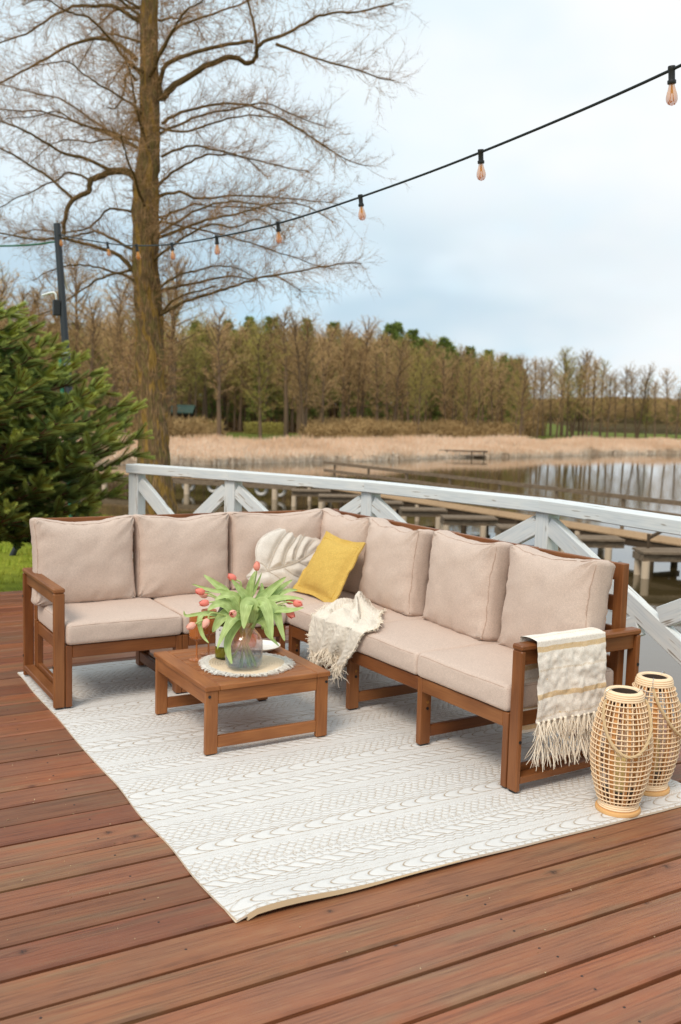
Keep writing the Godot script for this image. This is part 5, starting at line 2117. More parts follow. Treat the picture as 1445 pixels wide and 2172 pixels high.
func build_yellow() -> void:
	var w := 0.375
	var fl := 0.030
	var c := Vector3(2.640, 0.590, -4.628)
	var up := Vector3(0.205, 0.335, 0.0).normalized()
	var along := Vector3(0.155, -0.02, 0.988).normalized()
	along = (along - up * along.dot(up)).normalized()
	var nn := along.cross(up)
	if nn.x > 0.0:
		nn = -nn
	var B := Basis(nn.cross(up) * -1.0, up, nn)
	B.x = up.cross(nn)
	var half := Vector3(w * 0.5, w * 0.5, 0.012)
	var f := func(p: Vector3, q: Vector3) -> Vector3:
		var a := clampf(q.x, -1, 1)
		var b := clampf(q.y, -1, 1)
		var lim := 1.0 - 2.0 * fl / w
		var ia := clampf(absf(a) / lim, 0.0, 1.0)
		var ib := clampf(absf(b) / lim, 0.0, 1.0)
		var puff := pow((1.0 - pow(ia, 2.6)) * (1.0 - pow(ib, 2.6)), 0.55)
		var r := p
		r.z = signf(q.z) * (0.0045 + 0.062 * puff) if absf(q.z) > 0.2 else p.z * 0.35
		r.x *= 1.0 - 0.05 * (1.0 - b * b)
		r.y *= 1.0 - 0.05 * (1.0 - a * a)
		var rim := smoothstep(lim - 0.05, 1.0, maxf(absf(a), absf(b)))
		r.z += rim * (0.009 * nz(a * 1.6 + 3.0, b * 1.6, 5.0) + 0.010 * a * b) + 0.004 * nz(a * 4.0, b * 4.0, 8.0)
		r.y += 0.012 * b * absf(a) * rim
		return r
	var mb := MB.new()
	soft_block(mb, half, 0.006, Vector3i(30, 30, 1), f)
	mb.smooth()
	var o := put("scatter_cushion", mb.mesh(), M.yellow_wool, null, Transform3D(B, c))
	tag(o, "mustard yellow woollen cushion with a wide flange, leaning in the corner", "cushion")
	var loop := PackedVector3Array()
	var lim := 1.0 - 2.0 * fl / w
	for k in 97:
		var a := TAU * k / 96.0
		var e := Vector2(cos(a), sin(a))
		e = e / maxf(absf(e.x), absf(e.y)) * lim
		var p := Vector3(e.x * half.x, e.y * half.y, half.z)
		loop.append(f.call(p, p / half) + Vector3(0, 0, 0.0005))
	var sb := MB.new()
	tube(sb, loop, PackedFloat32Array([0.0018]), 5, false)
	put("stitched_edge", sb.mesh(), mat("yellow_stitch", srgb(186, 140, 44), 1.0, null, 0.1), o)


func seg_dist(p: Vector2, a: Vector2, b: Vector2) -> float:
	var ab := b - a
	var t := clampf((p - a).dot(ab) / maxf(ab.length_squared(), 1e-9), 0.0, 1.0)
	return p.distance_to(a + ab * t)


func build_leaf() -> void:
	var ol := [-0.185, 0.080, -0.139, 0.114, -0.106, 0.163, -0.097, 0.226, -0.064, 0.278, -0.001, 0.317, 0.101, 0.344, 0.163, 0.344, 0.189, 0.320, 0.235, 0.316, 0.285, 0.288, 0.345, 0.268, 0.400, 0.221, 0.410, 0.153, 0.363, 0.076, 0.289, 0.023, 0.179, -0.015, 0.086, -0.020, 0.029, -0.012, -0.032, 0.015, -0.118, 0.025, -0.164, 0.054, -0.185, 0.080]
	var veins := [[-0.185, 0.077, -0.047, 0.101, 0.068, 0.118, 0.179, 0.143, 0.298, 0.194, 0.400, 0.221], [-0.047, 0.104, 0.010, 0.193, 0.082, 0.279, 0.162, 0.341], [0.060, 0.117, 0.107, 0.206, 0.185, 0.283, 0.189, 0.318], [0.146, 0.132, 0.176, 0.208, 0.227, 0.271, 0.256, 0.303], [0.220, 0.153, 0.255, 0.217, 0.320, 0.266], [-0.040, 0.097, 0.026, 0.054, 0.087, -0.018], [0.073, 0.108, 0.127, 0.068, 0.191, 0.044, 0.245, 0.008], [0.178, 0.139, 0.235, 0.112, 0.338, 0.072], [-0.106, 0.159, -0.069, 0.141, -0.047, 0.104]]
	var rim3 := PackedVector3Array()
	for i in ol.size() / 2:
		rim3.append(Vector3(ol[2 * i], ol[2 * i + 1], 0))
	var rim := curve(rim3, 5)
	var segs := []
	var vcurves := []
	for vn in veins:
		var p3 := PackedVector3Array()
		for i in vn.size() / 2:
			p3.append(Vector3(vn[2 * i], vn[2 * i + 1], 0))
		var vc := curve(p3, 6)
		vcurves.append(vc)
		for i in vc.size() - 1:
			segs.append([Vector2(vc[i].x, vc[i].y), Vector2(vc[i + 1].x, vc[i + 1].y)])
	var c := Vector3(0.12, 0.15, 0)
	var height := func(p: Vector2, k: float) -> float:
		var d := 1.0
		for s in segs:
			d = minf(d, seg_dist(p, s[0], s[1]))
		return 0.006 + 0.030 * pow(maxf(0.0, 1.0 - pow(k, 4.0)), 0.6) * (0.42 + 0.58 * smoothstep(0.0, 0.036, d)) + 0.003 * nz(p.x * 14.0, p.y * 14.0)
	var n := rim.size() - 1
	var mb := MB.new()
	sheet(mb, n, 18, func(u: float, v: float) -> Vector3:
		var e := rim[int(round(u * n))]
		var p := c.lerp(e, pow(v, 0.85))
		return Vector3(p.x, p.y, height.call(Vector2(p.x, p.y), v) - 0.01 * sin(p.x * 6.0)), 1.0, 1.0)
	sheet(mb, n, 6, func(u: float, v: float) -> Vector3:
		var e := rim[int(round(u * n))]
		var p := c.lerp(e, v)
		return Vector3(p.x, p.y, -0.02 * (1.0 - pow(v, 4.0)) + 0.006 * v - 0.01 * sin(p.x * 6.0)), 1.0, 1.0, true)
	var z := Vector3(0.1002, 0.3206, 0.9419).normalized()
	var x := Vector3.UP.cross(z).normalized()
	var at := Transform3D(Basis(x, z.cross(x), z), Vector3(2.42, 0.45, -4.845))
	for i in mb.n.size():
		if i < (n + 1) * 19:
			if i % 19 == 0:
				mb.n[i] = Vector3(0, 0, 1)
			if mb.n[i].z < 0.0:
				mb.n[i] = -mb.n[i]
	var o := put("leaf_cushion", mb.mesh(), M.leaf_cloth, null, at)
	tag(o, "white quilted leaf-shaped cushion leaning beside the yellow one", "cushion")
	var pb := MB.new()
	var edge := PackedVector3Array()
	for p in rim:
		edge.append(Vector3(p.x, p.y, 0.006 - 0.01 * sin(p.x * 6.0)))
	tube(pb, edge, PackedFloat32Array([0.0042]), 6, false)
	put("piping", pb.mesh(), M.leaf_cloth, o)
	for vc in vcurves:
		var vb := MB.new()
		var pts := PackedVector3Array()
		for p in vc:
			var k := 0.0
			pts.append(Vector3(p.x, p.y, height.call(Vector2(p.x, p.y), clampf((Vector2(p.x, p.y) - Vector2(c.x, c.y)).length() / 0.24, 0.0, 0.97)) - 0.01 * sin(p.x * 6.0) + 0.0022))
		tube(vb, pts, PackedFloat32Array([0.0022]), 5, false)
		put("quilting_seam", vb.mesh(), M.leaf_piping, o)


# ------------------------------------------------------------------ coffee table
func build_table() -> void:
	var t := tag(root("coffee_table", xf(Vector3(1.503, 0.004, -3.634))), "low square wooden coffee table with slatted top on the rug", "table")
	var I := Transform3D.IDENTITY
	var W := 0.594
	var D := 0.642
	var add := func(called: String, lo: Vector3, hi: Vector3, bev := 0.003):
		frame_piece(called, t, I, lo, hi, M.wood_table, bev)
	for x in [0.006, W - 0.061]:
		add.call("leg", Vector3(x, 0.010, -0.032), Vector3(x + 0.055, 0.2815, -0.008))
		add.call("leg", Vector3(x, 0.010, -D + 0.008), Vector3(x + 0.055, 0.2815, -D + 0.032))
		for z in [-0.028, -D + 0.012]:
			frame_piece("foot", t, I, Vector3(x + 0.008, 0.004, z), Vector3(x + 0.047, 0.011, z + 0.016), M.bolt, 0.001)
	add.call("apron", Vector3(0.062, 0.222, -0.0305), Vector3(W - 0.062, 0.2812, -0.0105))
	add.call("apron", Vector3(0.062, 0.222, -D + 0.0105), Vector3(W - 0.062, 0.2812, -D + 0.0305))
	add.call("apron", Vector3(0.008, 0.222, -D + 0.033), Vector3(0.030, 0.2812, -0.033))
	add.call("apron", Vector3(W - 0.030, 0.222, -D + 0.033), Vector3(W - 0.008, 0.2812, -0.033))
	add.call("foot_rail", Vector3(0.0615, 0.034, -0.031), Vector3(W - 0.0615, 0.084, -0.010))
	add.call("foot_rail", Vector3(0.0615, 0.034, -D + 0.010), Vector3(W - 0.0615, 0.084, -D + 0.031))
	add.call("top_border", Vector3(0, 0.282, -D), Vector3(0.066, 0.305, 0.0), 0.0035)
	add.call("top_border", Vector3(W - 0.066, 0.282, -D), Vector3(W, 0.305, 0.0), 0.0035)
	add.call("top_border", Vector3(0.0665, 0.2822, -0.066), Vector3(W - 0.0665, 0.3048, -0.0002), 0.0035)
	add.call("top_border", Vector3(0.0665, 0.2822, -D + 0.0002), Vector3(W - 0.0665, 0.3048, -D + 0.066), 0.0035)
	for k in 8:
		var p := (D - 0.134) / 8.0
		var z := -0.067 - k * p
		add.call("top_slat", Vector3(0.0672, 0.284, z - p + 0.0022), Vector3(W - 0.0672, 0.3042, z - 0.0022), 0.0022)
	for x in [0.0335, W - 0.0335]:
		bolt(t, I, Vector3(x - 0.012 if x < 0.1 else x + 0.016, 0.258, -0.008), Vector3(0, 0, 1), M.bolt, 0.0065)


# ------------------------------------------------------------------ things on the table
func build_table_things() -> void:
	rng.seed = 17
	var top := 0.3095
	# round fringed mat
	var c := Vector3(1.800, top, -3.885)
	var mat_node := tag(root("table_mat", xf(c)), "round woven jute mat with white frayed edge under the vase", "mat")
	var spiral := MB.new()
	var prof := PackedVector2Array([Vector2(0.0005, 0.002)])
	for k in 15:
		var r := 0.172 * (k + 0.02) / 15.0
		for s in 5:
			prof.append(Vector2(r + 0.172 / 15.0 * s / 5.0 + 0.0003, 0.0022 + 0.0042 * sin(PI * (s + 0.5) / 5.0)))
	prof.append(Vector2(0.174, 0.003))
	prof.append(Vector2(0.175, 0.0))
	lathe(spiral, prof, 64)
	for i in spiral.v.size():
		var q := spiral.v[i]
		var a := atan2(q.z, q.x)
		var r := Vector2(q.x, q.z).length()
		q *= 1.0 + 0.012 * sin(3.0 * a + 1.0) * r / 0.17
		q.y = spiral.v[i].y + smoothstep(0.1, 0.175, r) * (0.004 + 0.004 * sin(2.0 * a + 0.7)) + 0.0008 * nz(q.x * 60.0, q.z * 60.0)
		spiral.v[i] = q
	spiral.smooth()
	for i in spiral.n.size():
		if spiral.n[i].y < 0.0:
			spiral.n[i] = -spiral.n[i]
	put("woven_disc", spiral.mesh(), M.jute, mat_node)
	var fr := MB.new()
	for k in 900:
		var a := TAU * (k + rng.randf()) / 900.0
		var r0 := rng.randf_range(0.160, 0.178) * (1.0 + 0.012 * sin(3.0 * a + 1.0))
		var r1 := rng.randf_range(0.196, 0.220) * (1.0 + 0.02 * sin(5.0 * a) + 0.02 * sin(3.0 * a + 1.0))
		var y := 0.005 + 0.004 * sin(2.0 * a + 0.7)
		var da := rng.randf_range(-0.09, 0.09)
		var p0 := Vector3(cos(a) * r0, y, sin(a) * r0)
		var p1 := Vector3(cos(a + da * 0.4) * (r0 + r1) * 0.5, y + rng.randf_range(0.002, 0.012), sin(a + da * 0.4) * (r0 + r1) * 0.5)
		var p2 := Vector3(cos(a + da) * r1, rng.randf_range(0.0005, 0.009), sin(a + da) * r1)
		tube(fr, PackedVector3Array([p0, p1, p2]), PackedFloat32Array([0.0016, 0.0016, 0.0009]), 3, false)
	put("fringe", fr.mesh(), M.mat_fringe, mat_node).set_meta("kind", "stuff")

	# vase
	var vc := Vector3(1.763, top + 0.0075, -3.829)
	var vase := tag(root("vase", xf(vc)), "two-tone blue and peach glass bottle vase holding the tulips", "vase")
	var gb := MB.new()
	gb.tint = true
	var vp := [[0.001, 0.004], [0.060, 0.003], [0.074, 0.008], [0.0815, 0.022], [0.0835, 0.05], [0.0835, 0.10], [0.081, 0.122], [0.073, 0.142], [0.060, 0.158], [0.048, 0.170], [0.043, 0.182], [0.0425, 0.196], [0.046, 0.206], [0.0455, 0.2085], [0.043, 0.2075], [0.0395, 0.196], [0.040, 0.182], [0.045, 0.171], [0.057, 0.1575], [0.070, 0.1405], [0.078, 0.121], [0.0802, 0.10], [0.0802, 0.05], [0.078, 0.024], [0.070, 0.013], [0.001, 0.011]]
	var pv := PackedVector2Array()
	var cv := PackedColorArray()
	for q in vp:
		pv.append(Vector2(q[0], q[1]))
		cv.append(lin(96, 132, 150).lerp(lin(222, 140, 104), smoothstep(0.075, 0.135, q[1])))
	lathe(gb, pv, 48, Transform3D.IDENTITY, cv)
	put("glass_body", gb.mesh(), M.vase_glass, vase)
	var wb := MB.new()
	lathe(wb, PackedVector2Array([Vector2(0.0795, 0.098), Vector2(0.0005, 0.0975)]), 40)
	put("water_surface", wb.mesh(), M.water_pane, vase)

	# wine bottle
	var bot := tag(root("wine_bottle", xf(Vector3(1.743, top + 0.0075, -4.012))), "green wine bottle with white paper label, behind the vase", "bottle")
	var bb := MB.new()
	lathe(bb, PackedVector2Array([Vector2(0.0005, 0.012), Vector2(0.028, 0.003), Vector2(0.034, 0.0), Vector2(0.0365, 0.006), Vector2(0.037, 0.03), Vector2(0.037, 0.185), Vector2(0.0345, 0.205), Vector2(0.022, 0.228), Vector2(0.0155, 0.245), Vector2(0.0145, 0.29), Vector2(0.0162, 0.292), Vector2(0.0162, 0.305), Vector2(0.012, 0.307)]), 32)
	put("glass_body", bb.mesh(), M.bottle_glass, bot)
	var wn := MB.new()
	lathe(wn, PackedVector2Array([Vector2(0.0371, 0.012), Vector2(0.03745, 0.03), Vector2(0.03745, 0.052), Vector2(0.0371, 0.054)]), 32)
	put("wine", wn.mesh(), M.bottle_clear, bot)
	var lb := MB.new()
	for k in 20:
		var a0 := deg_to_rad(-75.0 + 150.0 * k / 20.0)
		var a1 := deg_to_rad(-75.0 + 150.0 * (k + 1) / 20.0)
		var e0 := Vector3(sin(a0), 0, cos(a0)) * 0.0374
		var e1 := Vector3(sin(a1), 0, cos(a1)) * 0.0374
		var i := lb.vert(e0 + Vector3(0, 0.06, 0), e0.normalized(), Vector2.ZERO)
		lb.vert(e1 + Vector3(0, 0.06, 0), e1.normalized(), Vector2.ZERO)
		lb.vert(e1 + Vector3(0, 0.155, 0), e1.normalized(), Vector2.ZERO)
		lb.vert(e0 + Vector3(0, 0.155, 0), e0.normalized(), Vector2.ZERO)
		lb.tri(i, i + 1, i + 2)
		lb.tri(i, i + 2, i + 3)
	var facing := Transform3D(Basis(Vector3.UP, deg_to_rad(-18.0)), Vector3.ZERO)
	var lab := put("label", lb.mesh(), M.label_paper, bot, facing)
	var font := SystemFont.new()
	font.font_names = PackedStringArray(["Droid Serif"])
	var chars := ["r", "t", "e", " ", "T", "o", "c", "o"]
	var ang := -34.0
	for ch in chars:
		if ch == " ":
			ang += 6.0
			continue
		var tm := TextMesh.new()
		tm.text = ch
		tm.font = font
		tm.font_size = 32
		tm.pixel_size = 0.0105 / 23.0
		tm.depth = 0.0003
		var wch: float = {"r": 0.0052, "t": 0.0044, "e": 0.0062, "T": 0.0082, "o": 0.0068, "c": 0.0060}[ch]
		ang += rad_to_deg(wch * 0.5 / 0.0376)
		var a := deg_to_rad(ang)
		put("letter", tm, M.ink, lab, Transform3D(Basis(Vector3.UP, a), Vector3(sin(a) * 0.0376, 0.118, cos(a) * 0.0376)))
		ang += rad_to_deg(wch * 0.5 / 0.0376)
	for q in [[-30.0, 0.101, 0.007], [-24.0, 0.101, 0.005], [-31.0, 0.138, 0.0055]]:
		var a := deg_to_rad(q[0])
		var ib := MB.new()
		box(ib, Vector3(-q[2] * 0.5, -0.0012 if q[1] < 0.13 else -0.003, -0.0002), Vector3(q[2] * 0.5, 0.0012 if q[1] < 0.13 else 0.003, 0.0002), 0.0)
		put("printed_mark", ib.mesh(), M.ink, lab, Transform3D(Basis(Vector3.UP, a), Vector3(sin(a) * 0.0377, q[1], cos(a) * 0.0377)))

	# wine glasses
	var glass := tag(root("wine_glass", xf(Vector3(1.634, top, -4.062))), "amber ribbed wine glass nearer the left edge of the table", "wine glass", "amber wine glasses")
	var bowl := MB.new()
	var bp := PackedVector2Array([Vector2(0.004, 0.094), Vector2(0.016, 0.095), Vector2(0.028, 0.099), Vector2(0.0345, 0.106), Vector2(0.036, 0.118), Vector2(0.0362, 0.21), Vector2(0.0352, 0.2105), Vector2(0.0348, 0.2095), Vector2(0.0345, 0.119), Vector2(0.033, 0.108), Vector2(0.027, 0.102), Vector2(0.004, 0.098)])
	lathe(bowl, bp, 96)
	for i in bowl.v.size():
		var q := bowl.v[i]
		if q.y > 0.112 and q.y < 0.204:
			var a := atan2(q.z, q.x)
			var k := 0.0007 * cos(a * 24.0)
			bowl.v[i] += Vector3(cos(a), 0, sin(a)) * k
			bowl.n[i] = (bowl.n[i] + Vector3(-sin(a), 0, cos(a)) * 0.35 * sin(a * 24.0) * signf(bowl.n[i].dot(Vector3(cos(a), 0, sin(a))))).normalized()
	put("bowl", bowl.mesh(), M.amber_glass, glass)
	var stem := MB.new()
	lathe(stem, PackedVector2Array([Vector2(0.0005, 0.0), Vector2(0.035, 0.0), Vector2(0.036, 0.0016), Vector2(0.034, 0.003), Vector2(0.012, 0.006), Vector2(0.0055, 0.012), Vector2(0.0046, 0.03), Vector2(0.0044, 0.06), Vector2(0.005, 0.082), Vector2(0.009, 0.091), Vector2(0.0005, 0.0935)]), 32)
	put("stem", stem.mesh(), M.amber_glass, glass)
	copy(glass, xf(Vector3(1.722, top, -4.135), 0.3), "amber ribbed wine glass between the other glass and the bottle")

	# plate and small cup
	var plate := tag(root("plate", xf(Vector3(1.972, top, -4.115))), "white glazed plate with a tan rim behind the vase", "plate")
	var pb := MB.new()
	lathe(pb, PackedVector2Array([Vector2(0.0005, 0.0), Vector2(0.06, 0.0), Vector2(0.07, 0.004), Vector2(0.098, 0.0185), Vector2(0.1045, 0.0225), Vector2(0.104, 0.0245), Vector2(0.0965, 0.0225), Vector2(0.075, 0.0125), Vector2(0.062, 0.0085), Vector2(0.0005, 0.0075)]), 48)
	put("dish", pb.mesh(), M.plate, plate)
	var pr := MB.new()
	lathe(pr, PackedVector2Array([Vector2(0.1035, 0.0217), Vector2(0.1053, 0.0228), Vector2(0.1046, 0.0248), Vector2(0.103, 0.0243)]), 48)
	put("rim", pr.mesh(), M.plate_rim, plate)
	var cup := tag(root("small_cup", xf(Vector3(1.945, top + 0.009, -4.155))), "small coral glazed cup on the plate behind the vase", "cup")
	var cb := MB.new()
	lathe(cb, PackedVector2Array([Vector2(0.0005, 0.0), Vector2(0.022, 0.0), Vector2(0.028, 0.008), Vector2(0.0305, 0.03), Vector2(0.0315, 0.055), Vector2(0.0295, 0.055), Vector2(0.028, 0.03), Vector2(0.024, 0.008), Vector2(0.0005, 0.006)]), 32)
	put("body", cb.mesh(), M.terracotta, cup)
	var hb := MB.new()
	tube(hb, curve(PackedVector3Array([Vector3(-0.030, 0.045, 0), Vector3(-0.046, 0.042, 0), Vector3(-0.047, 0.022, 0), Vector3(-0.029, 0.016, 0)]), 5), PackedFloat32Array([0.0035]), 7)
	put("handle", hb.mesh(), M.terracotta, cup)


# ------------------------------------------------------------------ tulips
func petal(mb: MB, turn: float, inner: bool, open: float) -> void:
	var L := 0.046 if not inner else 0.044
	var R := 0.0158 if not inner else 0.0140
	sheet(mb, 10, 8, func(u: float, v: float) -> Vector3:
		var half := (1.12 if not inner else 1.0) * pow(maxf(0.0, 1.0 - pow(u, 3.2)), 0.6) * (0.45 + 0.55 * smoothstep(0.0, 0.3, u))
		var s := v * 2.0 - 1.0
		var a := turn + s * half
		var r := R * (0.30 + 0.70 * sin(PI * pow(u, 0.75) * 0.92 + 0.10)) * (1.0 + 0.05 * s * s)
		r += open * 0.012 * pow(u, 2.0)
		return Vector3(cos(a) * r, u * L - 0.002 * s * s, sin(a) * r))


func build_tulips() -> void:
	rng.seed = 29
	var fm := []
	for k in 3:
		var mb := MB.new()
		mb.tint = true
		mb.col = [lin(244, 150, 128), lin(240, 128, 110), lin(246, 172, 148)][k]
		for i in 3:
			petal(mb, TAU * i / 3.0 + 0.5, true, -0.15)
		mb.col = [lin(246, 160, 140), lin(243, 138, 122), lin(248, 184, 164)][k]
		for i in 3:
			petal(mb, TAU * i / 3.0 - 0.55, false, [-0.1, 0.12, 0.0][k])
		fm.append(mb.mesh())
	var o := Vector3(1.763, 0.315, -3.829)
	var F := Basis(SIDE, Vector3.UP, -FWD)
	# leaf: sideways/up path from the neck outwards, width, how far it comes forward
	var LV := {
		"a": [[0.022, 0.189, 0.037, 0.272, 0.022, 0.299, 0.013, 0.255, 0.011, 0.199], 0.060, 0.10], "b": [[0.034, 0.214, 0.065, 0.293, 0.093, 0.294, 0.114, 0.241, 0.130, 0.151], 0.052, 0.09],
		"c": [[0.042, 0.215, 0.097, 0.290, 0.134, 0.266, 0.155, 0.218, 0.183, 0.138], 0.045, 0.05], "d": [[0.034, 0.206, 0.066, 0.219, 0.099, 0.198, 0.112, 0.155, 0.159, 0.113], 0.034, 0.04],
		"e": [[0.030, 0.214, 0.065, 0.297, 0.104, 0.339, 0.177, 0.406], 0.045, -0.03], "f": [[0.034, 0.214, 0.113, 0.307, 0.156, 0.353, 0.204, 0.386], 0.028, -0.07],
		"g": [[0.034, 0.214, 0.105, 0.298, 0.173, 0.318, 0.262, 0.313], 0.032, 0.0], "h": [[0.034, 0.214, 0.126, 0.266, 0.194, 0.272, 0.264, 0.288], 0.033, 0.05],
		"i": [[0.020, 0.214, 0.016, 0.316, 0.027, 0.378, 0.043, 0.435], 0.034, 0.0], "j": [[0.014, 0.214, 0.014, 0.304, -0.017, 0.356, -0.057, 0.404], 0.038, 0.04],
		"k": [[0.002, 0.205, -0.081, 0.322, -0.133, 0.361, -0.193, 0.402], 0.034, -0.05], "l": [[0.002, 0.205, -0.028, 0.295, -0.065, 0.326, -0.131, 0.306], 0.050, 0.02],
		"m": [[-0.006, 0.205, -0.064, 0.277, -0.108, 0.292, -0.157, 0.266], 0.046, 0.05], "n": [[-0.006, 0.205, -0.047, 0.245, -0.095, 0.231, -0.133, 0.169], 0.056, 0.05],
		"o": [[0.002, 0.197, -0.027, 0.237, -0.063, 0.199, -0.102, 0.109], 0.050, 0.11], "p": [[0.010, 0.189, -0.011, 0.221, -0.046, 0.171, -0.061, 0.105, -0.039, 0.043], 0.042, 0.10],
		"q": [[-0.010, 0.205, -0.079, 0.238, -0.168, 0.244, -0.249, 0.234, -0.261, 0.259], 0.018, 0.03], "r": [[-0.006, 0.205, -0.156, 0.246, -0.190, 0.221, -0.175, 0.159, -0.144, 0.126], 0.022, 0.07],
		"s": [[0.018, 0.214, 0.008, 0.296, 0.032, 0.329, 0.068, 0.419], 0.022, -0.05], "t": [[-0.006, 0.205, -0.072, 0.318, -0.157, 0.338, -0.242, 0.362], 0.020, -0.03],
		"u": [[0.034, 0.214, 0.113, 0.298, 0.180, 0.339, 0.229, 0.340], 0.024, -0.06], "v": [[0.042, 0.206, 0.074, 0.248, 0.080, 0.216, 0.079, 0.173], 0.022, 0.0], "w": [[0.026, 0.214, 0.053, 0.289, 0.068, 0.338, 0.069, 0.375], 0.028, -0.04]}
	# flower: place of its middle, the way it points, its leaves, its label
	var FLW := [
		[Vector3(0.050, 0.459, -0.01), Vector3(0.08, 1, 0), "is", "coral tulip standing upright at the top of the bunch", 0],
		[Vector3(-0.058, 0.410, 0.03), Vector3(-0.8, 0.55, 0.1), "j", "coral tulip tilted left, just below the topmost one", 1],
		[Vector3(-0.201, 0.337, 0.0), Vector3(-0.95, 0.22, 0.1), "kt", "upper coral tulip of the three that point left", 1],
		[Vector3(-0.193, 0.314, -0.05), Vector3(-0.8, 0.1, -0.3), "l", "coral tulip half hidden behind the two that point left", 2],
		[Vector3(-0.175, 0.295, 0.05), Vector3(-0.95, -0.08, 0.25), "m", "full coral tulip pointing left, lower one of its group", 1],
		[Vector3(-0.226, 0.198, 0.08), Vector3(-0.8, -0.4, 0.25), "rq", "coral tulip drooping in front of the amber wine glass, farthest left", 2],
		[Vector3(-0.158, 0.215, 0.10), Vector3(-0.42, -0.85, 0.3), "no", "long pink tulip drooping down beside the wine glass", 2],
		[Vector3(-0.038, 0.269, 0.13), Vector3(-0.12, 0.15, 1), "apw", "pale pink tulip bud facing forward in the middle of the bunch", 2],
		[Vector3(0.238, 0.302, 0.04), Vector3(0.95, -0.08, 0.2), "gu", "red-coral tulip pointing right at the far right of the bunch", 1],
		[Vector3(0.203, 0.301, -0.03), Vector3(0.9, 0.02, -0.3), "efh", "red-coral tulip half hidden by a leaf on the right", 1],
		[Vector3(0.204, 0.254, 0.03), Vector3(0.55, -0.55, 0.3), "bcdv", "red-coral tulip drooping below the others on the right", 1]]
	for i in FLW.size():
		var q: Array = FLW[i]
		var t := tag(root("tulip", Transform3D(F, o)), q[3], "tulip", "tulips in the vase")
		var d: Vector3 = q[1].normalized()
		var cen: Vector3 = q[0]
		var b := cen - d * 0.023
		var a := rng.randf() * TAU
		var foot := Vector3(-cen.x * 0.22 + cos(a) * 0.02, 0.014, sin(a) * 0.035)
		var neck := Vector3(clampf(cen.x * 0.14, -0.03, 0.03) + 0.004, 0.19, rng.randf_range(-0.02, 0.025))
		var st := MB.new()
		var pts := PackedVector3Array([foot, foot.lerp(neck, 0.5), neck, neck.lerp(b, 0.5) + Vector3(0, 0.03 if d.y < 0.3 else 0.0, 0) , b - d * 0.03, b])
		tube(st, curve(pts, 6), PackedFloat32Array([0.0036, 0.0034]), 8)
		put("stem", st.mesh(), M.tulip_stem, t)
		var up := d
		var x := up.cross(Vector3(0.3, 0.2, 1)).normalized()
		put("flower", fm[q[4]], M.tulip_petal, t, Transform3D(Basis(x, up, x.cross(up)).rotated(up, rng.randf() * TAU).scaled(Vector3.ONE * rng.randf_range(0.95, 1.08)), b))
		for ch in q[2]:
			var lv: Array = LV[ch]
			put("leaf", tulip_leaf(lv[0], lv[1], lv[2]), M.tulip_leaf, t)


func tulip_leaf(flat: Array, wide: float, fwd: float) -> ArrayMesh:
	var m: int = flat.size() / 2
	var p := PackedVector3Array([Vector3(0.3 * flat[0], 0.12, 0.01 * signf(fwd))])
	for i in m:
		p.append(Vector3(flat[2 * i], flat[2 * i + 1], 0.012 * signf(fwd) + fwd * pow(float(i) / (m - 1), 0.8)))
	var c := curve(p, 7)
	var n := c.size() - 1
	var tw := rng.randf_range(-0.5, 0.5)
	var mb := MB.new()
	var ph := rng.randf() * 6.0
	sheet(mb, n, 6, func(u: float, v: float) -> Vector3:
		var i := int(round(u * n))
		var t := (c[mini(i + 1, n)] - c[maxi(i - 1, 0)]).normalized()
		var face := Vector3(0.15 * signf(t.x), 0.62, 0.8).rotated(t, tw * (u - 0.5) * 2.0)
		var side := t.cross(face).normalized()
		var nrm := side.cross(t).normalized()
		var s := v * 2.0 - 1.0
		var start := clampf((u - 0.12) / 0.88, 0.0, 1.0)
		var w := wide * 0.5 * (0.16 * (1.0 - start) + pow(maxf(0.0, sin(PI * (0.10 + 0.90 * start))), 0.72))
		return c[i] + side * s * w + nrm * (w * 0.38 * s * s + 0.0022 * sin(u * 16.0 + ph) * absf(s)), 1.0, 2.0, true)
	return mb.mesh()


# ------------------------------------------------------------------ throws
func strand(mb: MB, p: Vector3, d: Vector3, l: float, r: float, curl := 0.35) -> void:
	var pts := PackedVector3Array([p])
	var q := p
	var t := d
	for k in 4:
		t = (t + rand_dir() * curl).normalized()
		q += t * l * 0.25
		pts.append(q)
	tube(mb, pts, PackedFloat32Array([r, r, r * 0.9, r * 0.8, r * 0.5]), 4, false)


